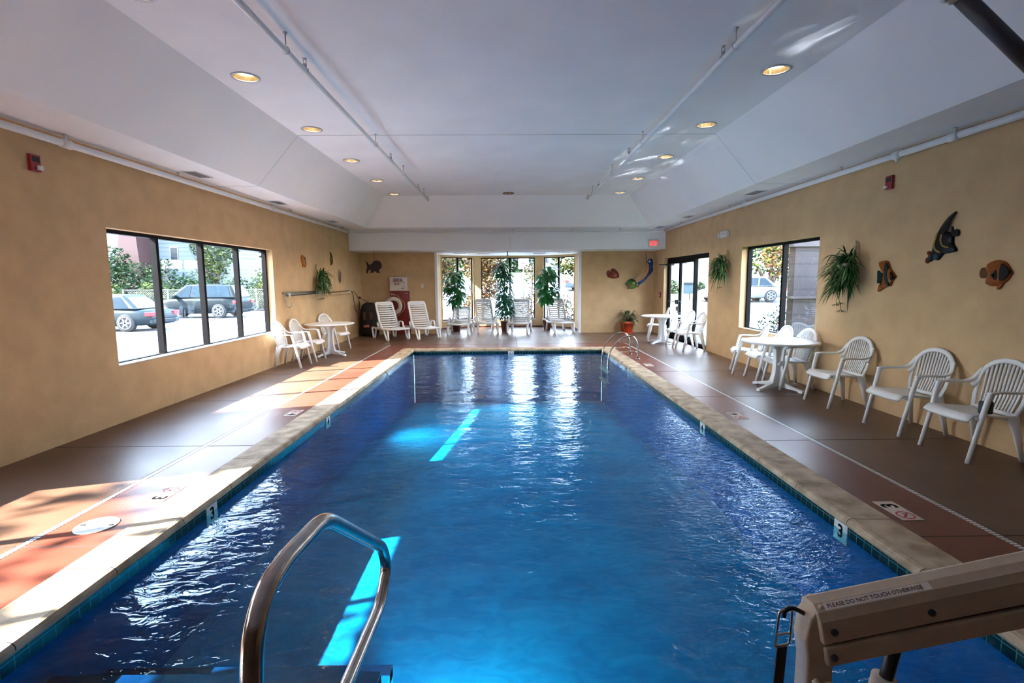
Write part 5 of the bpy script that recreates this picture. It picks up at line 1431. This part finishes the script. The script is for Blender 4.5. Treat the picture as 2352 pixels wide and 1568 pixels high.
# left: hedge and shrubs along the lot
bush('shrub', 'large dark evergreen shrub behind the sedan', 'shrub', (-26.6, 34.5), [(-2.3, 0, 1.4, 1.7), (0, 0, 1.5, 2.0), (2.2, 0, 1.3, 1.9), (.6, 0, 3., 1.2)], 5200, .13, [M['l_green'], M['l_green'], M['l_mid']], 21, .08)
bush('shrub', 'dark green shrub behind the hood of the black car', 'shrub', (-21.0, 33.5), [(-1.2, 0, 1.2, 1.3), (.8, 0, 1.4, 1.2), (-1.0, 0, 2.6, .8)], 2600, .12, [M['l_green'], M['l_mid']], 22, .07)
bush('shrub', 'lime green spiky shrub behind the chain-link fence, left of centre', 'shrub', (-21.4, 31.6), [(-.2, 0, 1.0, .9), (.6, 0, 1.0, .7)], 1100, .12, [M['l_lime'], M['l_lime'], M['l_mid']], 23)
bush('shrub', 'lime green rounded shrub at the left end of the fence', 'shrub', (-22.6, 29.2), [(-.9, 0, .8, .95), (.3, 0, 1.0, .9)], 1500, .11, [M['l_lime'], M['l_mid']], 24)
bush('tree', 'slim young tree with pale leaves in front of the white house', 'tree', (-21.2, 37.5), [(0, 0, 2.6, 1.2), (.6, 0, 3.6, 1.2), (1.4, 0, 4.2, .9), (-.6, 0, 4.2, .8)], 1900, .13, [M['l_lime'], M['l_mid']], 25, .09)
bush('shrub', 'low green hedge on the bank above the black car', 'shrub', (-17.6, 34.2), [(-1.5, 0, .9, 1.0), (0, 0, 1.1, 1.1), (1.6, 0, .9, 1.0)], 2200, .12, [M['l_green'], M['l_mid']], 26)
bush('shrub', 'loose green shrub at the right end of the left window view', 'shrub', (-15.2, 31.8), [(0, 0, 1.1, .9), (.4, 0, 2.0, .7)], 900, .11, [M['l_mid'], M['l_lime']], 27)
bush('tree', 'green street tree beside the yellow sign', 'tree', (-27.5, 50), [(-.5, 0, 3.2, 1.6), (.5, 0, 4.6, 1.5), (0, 0, 6., 1.2)], 1700, .2, [M['l_mid'], M['l_lime']], 28, .12)
# chain-link fence
t = thing('chain_link_fence', 'chain-link fence with pale rails along the parking lot', 'fence', (0, 0, 0))
mb = MB(); mb.tube([(-34, 30.7, 1.28), (-14.4, 30.7, 1.28)], .035, 8); mb.tube([(-34, 30.7, .1), (-14.4, 30.7, .1)], .02, 6); mb.build('rail', M['alloy'], t)
for k in range(8):
    mb = MB(); mb.tube([(-33 + k * 2.6, 30.7, -.1), (-33 + k * 2.6, 30.7, 1.34)], .04, 8); mb.build('post', M['alloy'], t)
mb = MB(); 
for k in range(150):
    x = -34 + k * .13
    mb.tube([(x, 30.7, .1), (x + 1.18, 30.7, 1.28)], .006, 3); mb.tube([(x + 1.18, 30.7, .1), (x, 30.7, 1.28)], .006, 3)
mb.build('wire_mesh', M['alloy'], t)
# white house with brick chimney
t = thing('house', 'white sided house with a red brick chimney beyond the parking lot', 'house', (0, 0, 0))
mb = MB(); mb.box(-36, -26.4, 36.5, 44, .2, 7.0); mb.box(-26.4, -20.8, 37.6, 44, .2, 6.4); mb.build('wall', M['siding'], t)
mb = MB(); mb.hexa([(-27.2, 35.8, .2), (-24.9, 35.8, .2), (-24.9, 37.6, .2), (-27.2, 37.6, .2)], [(-26.3, 35.9, 5.6), (-25.3, 35.9, 5.6), (-25.3, 37.5, 5.6), (-26.3, 37.5, 5.6)]); mb.box(-26.3, -25.3, 36, 37.4, 5.6, 9.5); mb.build('chimney', M['brick'], t)
mb = MB(); mb.prism([(36.0, 6.9), (40.2, 9.6), (44.4, 6.9)], lambda a, b, d: (d, a, b), -36.4, -20.4); mb.build('roof', M['roof'], t)
mb = MB(); mb.box(-24.1, -23.5, 37.55, 37.6, 3.3, 4.3); w1 = mb.build('window', M['car_white'], t)
mb = MB(); mb.box(-24.02, -23.58, 37.52, 37.55, 3.38, 4.22); mb.build('pane', M['carglass'], w1)
# yellow warning sign
t = thing('diamond_sign', 'yellow diamond warning sign in front of the pale van', 'road sign', (-31.3, 56.2, terr(-31.3, 56.2)))
mb = MB(); mb.tube([(0, .05, 0), (0, .05, 2.3)], .04, 8); mb.build('post', M['alloy'], t)
mb = MB(); mb.prism([(0, .62), (.45, 1.07), (0, 1.52), (-.45, 1.07)], lambda a, b, d: (a, d, b + .35), -.01, .01); mb.build('panel', M['yellow'], t, bevel=.004)
mb = MB(); mb.box(-.22, .22, -.02, -.012, 1.38, 1.46); mb.build('printing', M['print'], t)
bush('tree', 'distant dark green tree row above the pale van', 'tree', (-50, 92), [(-8, 0, 4, 4), (0, 0, 4.5, 4.5), (8, 0, 4, 4), (16, 0, 4, 4)], 2600, .45, [M['l_green'], M['l_mid']], 30, .2)

bush('hedge', 'added unseen hedge that blocks skylight outside the near left window', 'hedge', (-8.2, 1.5), [(0, dy, 1.0 + .9 * k, .9) for dy in (-4, -2.8, -1.6, -.4, .8, 2.) for k in (0, 1)], 9000, .16, [M['l_green'], M['l_green']], 29)  # unseen, added to dim the skylight reaching the near end
bush('tree', 'slender tree on the lot left of the big window, out of view', 'tree', (-17.0, 14.2), [(0, 0, 3.4, 1.1), (.8, .4, 4.2, 1.0), (-.6, 0, 4.8, 1.1), (1.6, 1.0, 3.6, .8)], 1500, .16, [M['l_green'], M['l_mid']], 31, .12)
bush('tree', 'light-crowned tree over the lawn outside the near left window, out of view', 'tree', (-12.5, -1.2), [(0, 0, 6.2, 1.6), (1.2, 1.6, 6.6, 1.5), (-.6, 2.6, 7.2, 1.6), (.4, 4.4, 6.8, 1.4)], 380, .17, [M['l_green'], M['l_mid']], 32, .14)
# behind the bay: autumn shrubs, sign, house, hedge
bush('shrub', 'rust and gold autumn shrub outside the left bay window', 'shrub', (-3.0, 20.6), [(-.6, 0, 1.0, .75), (.3, .2, 1.8, .8), (-.4, 0, 2.5, .8), (.6, 0, 2.7, .6)], 4200, .07, [M['l_gold'], M['l_rust'], M['l_mid']], 41)
bush('shrub', 'orange autumn shrub outside the middle bay window, left of the tall tree', 'shrub', (-.95, 20.3), [(-.2, 0, .9, .55), (.1, 0, 1.6, .65), (-.2, 0, 2.3, .6), (.3, 0, 2.6, .5)], 3400, .07, [M['l_rust'], M['l_gold'], M['l_gold']], 42)
bush('shrub', 'thin leafy shrub outside the middle bay window, right of the tall tree', 'shrub', (.95, 20.4), [(-.1, 0, .8, .45), (.35, 0, 1.3, .5), (.1, 0, 2.1, .45)], 1000, .055, [M['l_rust'], M['l_mid']], 43)
bush('shrub', 'low green and rust shrub outside the right bay window', 'shrub', (2.6, 20.6), [(0, 0, .5, .45), (-.3, 0, .9, .35)], 600, .05, [M['l_lime'], M['l_rust']], 44)
t = thing('street_sign', 'white street sign on a post seen through the middle bay window', 'road sign', (1.0, 30, terr(1.0, 30)))
mb = MB(); mb.tube([(0, .04, 0), (0, .04, 2.5)], .045, 8); mb.build('post', M['alloy'], t)
mb = MB(); mb.box(-.30, .30, -.015, .015, 1.75, 2.50); mb.build('panel', M['signface'], t, bevel=.01)
mb = MB(); mb.box(-.12, .10, -.02, -.015, 2.06, 2.13); mb.build('printing', M['redp'], t)
t = thing('house', 'grey house with a pitched roof seen through the right bay window', 'house', (3.6, 62, terr(3.6, 62)))
mb = MB(); mb.prism([(-3.2, 0), (2.6, 0), (2.6, 2.2), (-.3, 4.4), (-3.2, 2.2)], lambda a, b, d: (a, d, b), 0, 6); mb.build('wall', M['car_silver'], t)
mb = MB()
for s_ in (-1, 1): mb.prism([(-.3, 4.62), (-.3, 4.42), (-.3 + s_ * 3.3, 1.98), (-.3 + s_ * 3.3, 2.18)], lambda a, b, d: (a, d, b), -.3, 6.3)
mb.build('roof', M['roof'], t)
for x in (-1.6, .6): mb = MB(); mb.box(x, x + .7, -.05, 0, .9, 2.0); mb.build('window', M['carglass'], t)
bush('tree', 'broad green tree behind the street sign', 'tree', (-2.5, 58), [(-4, 0, 2, 2.6), (0, 0, 2.2, 2.8), (4, 0, 1.9, 2.2)], 1900, .3, [M['l_green'], M['l_mid']], 45, .15)
bush('tree', 'green and gold trees seen through the right bay window', 'tree', (8.6, 58), [(-1.5, 0, 2, 2), (1.5, 0, 2.5, 2.2), (3.5, 0, 1.5, 1.8)], 1700, .28, [M['l_lime'], M['l_gold'], M['l_mid']], 46, .15)
bush('tree', 'pale backdrop tree beyond the left bay window', 'tree', (-6.5, 40), [(-1.5, 0, 2, 1.9), (1., 0, 2.3, 2.0)], 1500, .2, [M['l_lime'], M['l_gold']], 47, .12)

# right: lawn sign, white house, trees, siding wing
t = thing('house', 'white house with dark windows seen through the glazed doors', 'house', (17, 52, terr(17, 52)))
mb = MB(); mb.box(-5, 4, 0, 7, 0, 5.5); mb.build('wall', M['car_white'], t)
mb = MB(); mb.prism([(-.4, 5.4), (3.5, 7.8), (7.4, 5.4)], lambda a, b, d: (d, a, b), -5.4, 4.4); mb.build('roof', M['roof'], t)
for x, w_ in ((.2, .9), (1.8, .5), (-3.2, .9)): mb = MB(); mb.box(x, x + w_, -.06, 0, 1.8, 3.1); mb.build('window', M['carglass'], t)
t = thing('lawn_sign', 'blue and white lawn sign on a thin post outside the glazed doors', 'sign', (10.7, 30, terr(10.7, 30)))
mb = MB(); mb.tube([(0, .03, 0), (0, .03, .9)], .03, 6); mb.build('post', M['twig'], t)
mb = MB(); mb.box(-.38, .38, -.02, .02, .35, 1.0); mb.build('panel', C('pale_blue_sign', (.05, .09, .11), .5), t)
mb = MB(); mb.box(-.38, .38, -.03, -.02, .86, 1.0); mb.build('header_strip', M['car_teal'], t)
bush('shrub', 'low dark hedge behind the lawn sign', 'shrub', (11.5, 36), [(-2, 0, .3, .6), (0, 0, .35, .6), (2, 0, .3, .5)], 900, .12, [M['l_green']], 51)
bush('tree', 'leafy street tree outside the right side light', 'tree', (11.2, 26.5), [(0, 0, 3.6, 1.1), (.7, 0, 3.0, .8), (-.6, 0, 4.2, .9)], 700, .10, [M['l_mid']], 52, .07)
bush('tree', 'green tree seen through the left half of the right window', 'tree', (19.4, 38), [(-2, 0, 3.2, 2.4), (.5, 0, 4.6, 2.4), (1.5, 0, 2.6, 2.)], 3200, .2, [M['l_mid'], M['l_lime']], 53, .15)
bush('tree', 'orange autumn tree beside the window mullion outside the right window', 'tree', (17.0, 31), [(-.4, 0, 2.6, 1.3), (.8, 0, 3.6, 1.4), (.2, 0, 4.8, 1.1)], 2000, .14, [M['l_gold'], M['l_lime'], M['l_rust']], 54, .1)
bush('shrub', 'small leafy shrub below the right window outside', 'shrub', (7.5, 14.3), [(0, 0, .45, .45), (.3, .1, .75, .35)], 420, .05, [M['l_green'], M['l_mid']], 55)
t = thing('siding_wing', 'mauve-brown sided wing of the building outside the right window', 'building wing', (0, 0, 0))
mb = MB(); mb.box(6.35, 9.5, 11.35, 11.6, -.15, 2.62); mb.build('wall', M['siding_brown'], t)
mb = MB(); mb.box(6.25, 9.6, 11.27, 11.7, 2.35, 2.50); mb.box(6.25, 9.6, 11.27, 11.7, 1.22, 1.27); mb.build('trim_board', mat('mauve_trim', (.045, .032, .034), .6, var=.1), t)
bush('shrub', 'pale shrub in front of the mauve siding outside the right window', 'shrub', (6.95, 10.75), [(0, 0, .8, .40), (.1, 0, 1.35, .42), (-.1, 0, 1.8, .3)], 420, .055, [M['l_mid'], M['l_gold']], 56)

# ------------------------------------------------------------------ camera
F_, VX, VY, ROLL, Hc, CX, CY = 1180., 1163., 647., R(-.45), 1.63, 1176., 784.
Yv = V((VX - CX, -(VY - CY), -F_)).normalized()
up0 = V((sin(ROLL), cos(ROLL), 0)); Zv = (up0 - Yv * up0.dot(Yv)).normalized(); Xv = Yv.cross(Zv)
# rows of world axes in camera space -> camera to world
m3 = Matrix(((Xv.x, Xv.y, Xv.z), (Yv.x, Yv.y, Yv.z), (Zv.x, Zv.y, Zv.z)))
cam = bpy.data.cameras.new('camera'); cam.sensor_width = 36; cam.lens = F_ / 2352 * 36; cam.clip_start = .05; cam.clip_end = 500
co = bpy.data.objects.new('camera', cam); COL.objects.link(co)
co.matrix_world = Matrix.Translation((0, 0, Hc)) @ m3.to_4x4()
SC.camera = co

# ------------------------------------------------------------------ light
sun = bpy.data.lights.new('sun', 'SUN'); sun.energy = 38; sun.angle = R(.6); sun.color = (1, .95, .87)
so = bpy.data.objects.new('sun', sun); COL.objects.link(so)
so.rotation_euler = V((1.19, .38, -1)).to_track_quat('-Z', 'Y').to_euler()
w = bpy.data.worlds.new('sky'); SC.world = w; w.use_nodes = True
N = w.node_tree.nodes; L = w.node_tree.links; bg = N['Background']
tc = N.new('ShaderNodeTexCoord'); sp = N.new('ShaderNodeSeparateXYZ'); L.new(tc.outputs['Generated'], sp.inputs[0])
rp = N.new('ShaderNodeValToRGB'); rp.color_ramp.elements[0].color = (.90, .95, 1, 1); rp.color_ramp.elements[0].position = .5
rp.color_ramp.elements[1].color = (.34, .60, 1, 1); rp.color_ramp.elements[1].position = .9
L.new(math_node(N, L, 'ADD', math_node(N, L, 'MULTIPLY', sp.outputs['Z'], .5), .5), rp.inputs['Fac'])
L.new(rp.outputs['Color'], bg.inputs['Color']); bg.inputs['Strength'].default_value = 13.5
# light portals at the openings
def portal(loc, sx, sy, d):
    l = bpy.data.lights.new('portal', 'AREA'); l.shape = 'RECTANGLE'; l.size = sx; l.size_y = sy
    l.cycles.is_portal = True
    o = bpy.data.objects.new('portal', l); COL.objects.link(o); o.location = loc
    o.rotation_euler = V(d).to_track_quat('-Z', 'Z').to_euler()
portal((XL - T - .02, 8.12, 1.475), 4.2, 1.62, (1, 0, 0)); portal((XL - T - .02, 1.63, 1.475), 4.2, 1.62, (1, 0, 0))
portal((XR + T + .02, 8.97, 1.48), 2.55, 1.62, (-1, 0, 0)); portal((XR + T + .02, 13.57, 1.14), 3.4, 2.3, (-1, 0, 0))
portal((.06, 18.9, 1.4), 4.6, 2.3, (0, -1, 0))

# added spots with a noise pattern imitate sunlight bounced off the water onto the ceiling
def ripple_lamp(y, e, seed, size=42):
    l = bpy.data.lights.new('water_glint_lamp', 'SPOT'); l.energy = e; l.spot_size = R(size); l.spot_blend = 1.; l.shadow_soft_size = .01; l.color = (.85, .94, 1)
    l.use_nodes = True; N = l.node_tree.nodes; L = l.node_tree.links; em = N['Emission']
    tc = N.new('ShaderNodeTexCoord'); mp = N.new('ShaderNodeMapping'); mp.inputs['Scale'].default_value = (5., 26., 5.); mp.inputs['Location'].default_value = (seed, seed * 2, 0)
    nz = N.new('ShaderNodeTexNoise'); nz.inputs['Scale'].default_value = 1.2; nz.inputs['Detail'].default_value = 2; nz.inputs['Distortion'].default_value = 1.6
    L.new(tc.outputs['Normal'], mp.inputs[0]); L.new(mp.outputs[0], nz.inputs['Vector'])
    s_ = math_node(N, L, 'POWER', math_node(N, L, 'MAXIMUM', math_node(N, L, 'SUBTRACT', nz.outputs['Fac'], .52), 0.), 1.6)
    L.new(math_node(N, L, 'MULTIPLY', s_, 700.), em.inputs['Strength'])
    o = bpy.data.objects.new('water_glint_lamp', l); COL.objects.link(o); o.location = (-2.05, y, WZ + .03)
    o.rotation_euler = V((1.19, .38, 1)).to_track_quat('-Z', 'Y').to_euler()
for y, e, sd, sz in ((3.5, 22, 1.3, 9), (6.9, 22, 4.1, 11), (8.3, 36, 7.7, 12), (9.7, 36, 2.2, 12)):
    ripple_lamp(y, e, sd, sz)

def pool_fill_light(loc, d, e):  # added underwater spots that brighten the water
    l = bpy.data.lights.new('pool_fill_light', 'SPOT'); l.energy = e; l.spot_size = R(160); l.spot_blend = 1; l.shadow_soft_size = .12; l.color = (.75, .97, 1)
    o = bpy.data.objects.new('pool_fill_light', l); COL.objects.link(o); o.location = loc; o.rotation_euler = V(d).to_track_quat('-Z', 'Z').to_euler()
pool_fill_light((-.4, PN + .75, -.36), (0, 1, -.25), 95)
pool_fill_light((PL + .15, 8.9, -.40), (1, 0, -.2), 120)
pool_fill_light((0, PF - .05, -.5), (0, -1, -.05), 90)
SC.view_settings.view_transform = 'Standard'
SC.view_settings.look = 'None'
SC.view_settings.exposure = .84
SC.cycles.max_bounces = 5; SC.cycles.diffuse_bounces = 4; SC.cycles.glossy_bounces = 3; SC.cycles.transparent_max_bounces = 10
SC.cycles.use_adaptive_sampling = True; SC.cycles.adaptive_threshold = .2; SC.cycles.adaptive_min_samples = 16
SC.render.use_persistent_data = False
SC.cycles.sample_clamp_indirect = 6.; SC.cycles.caustics_reflective = False; SC.cycles.caustics_refractive = False
SC.cycles.use_denoising = True
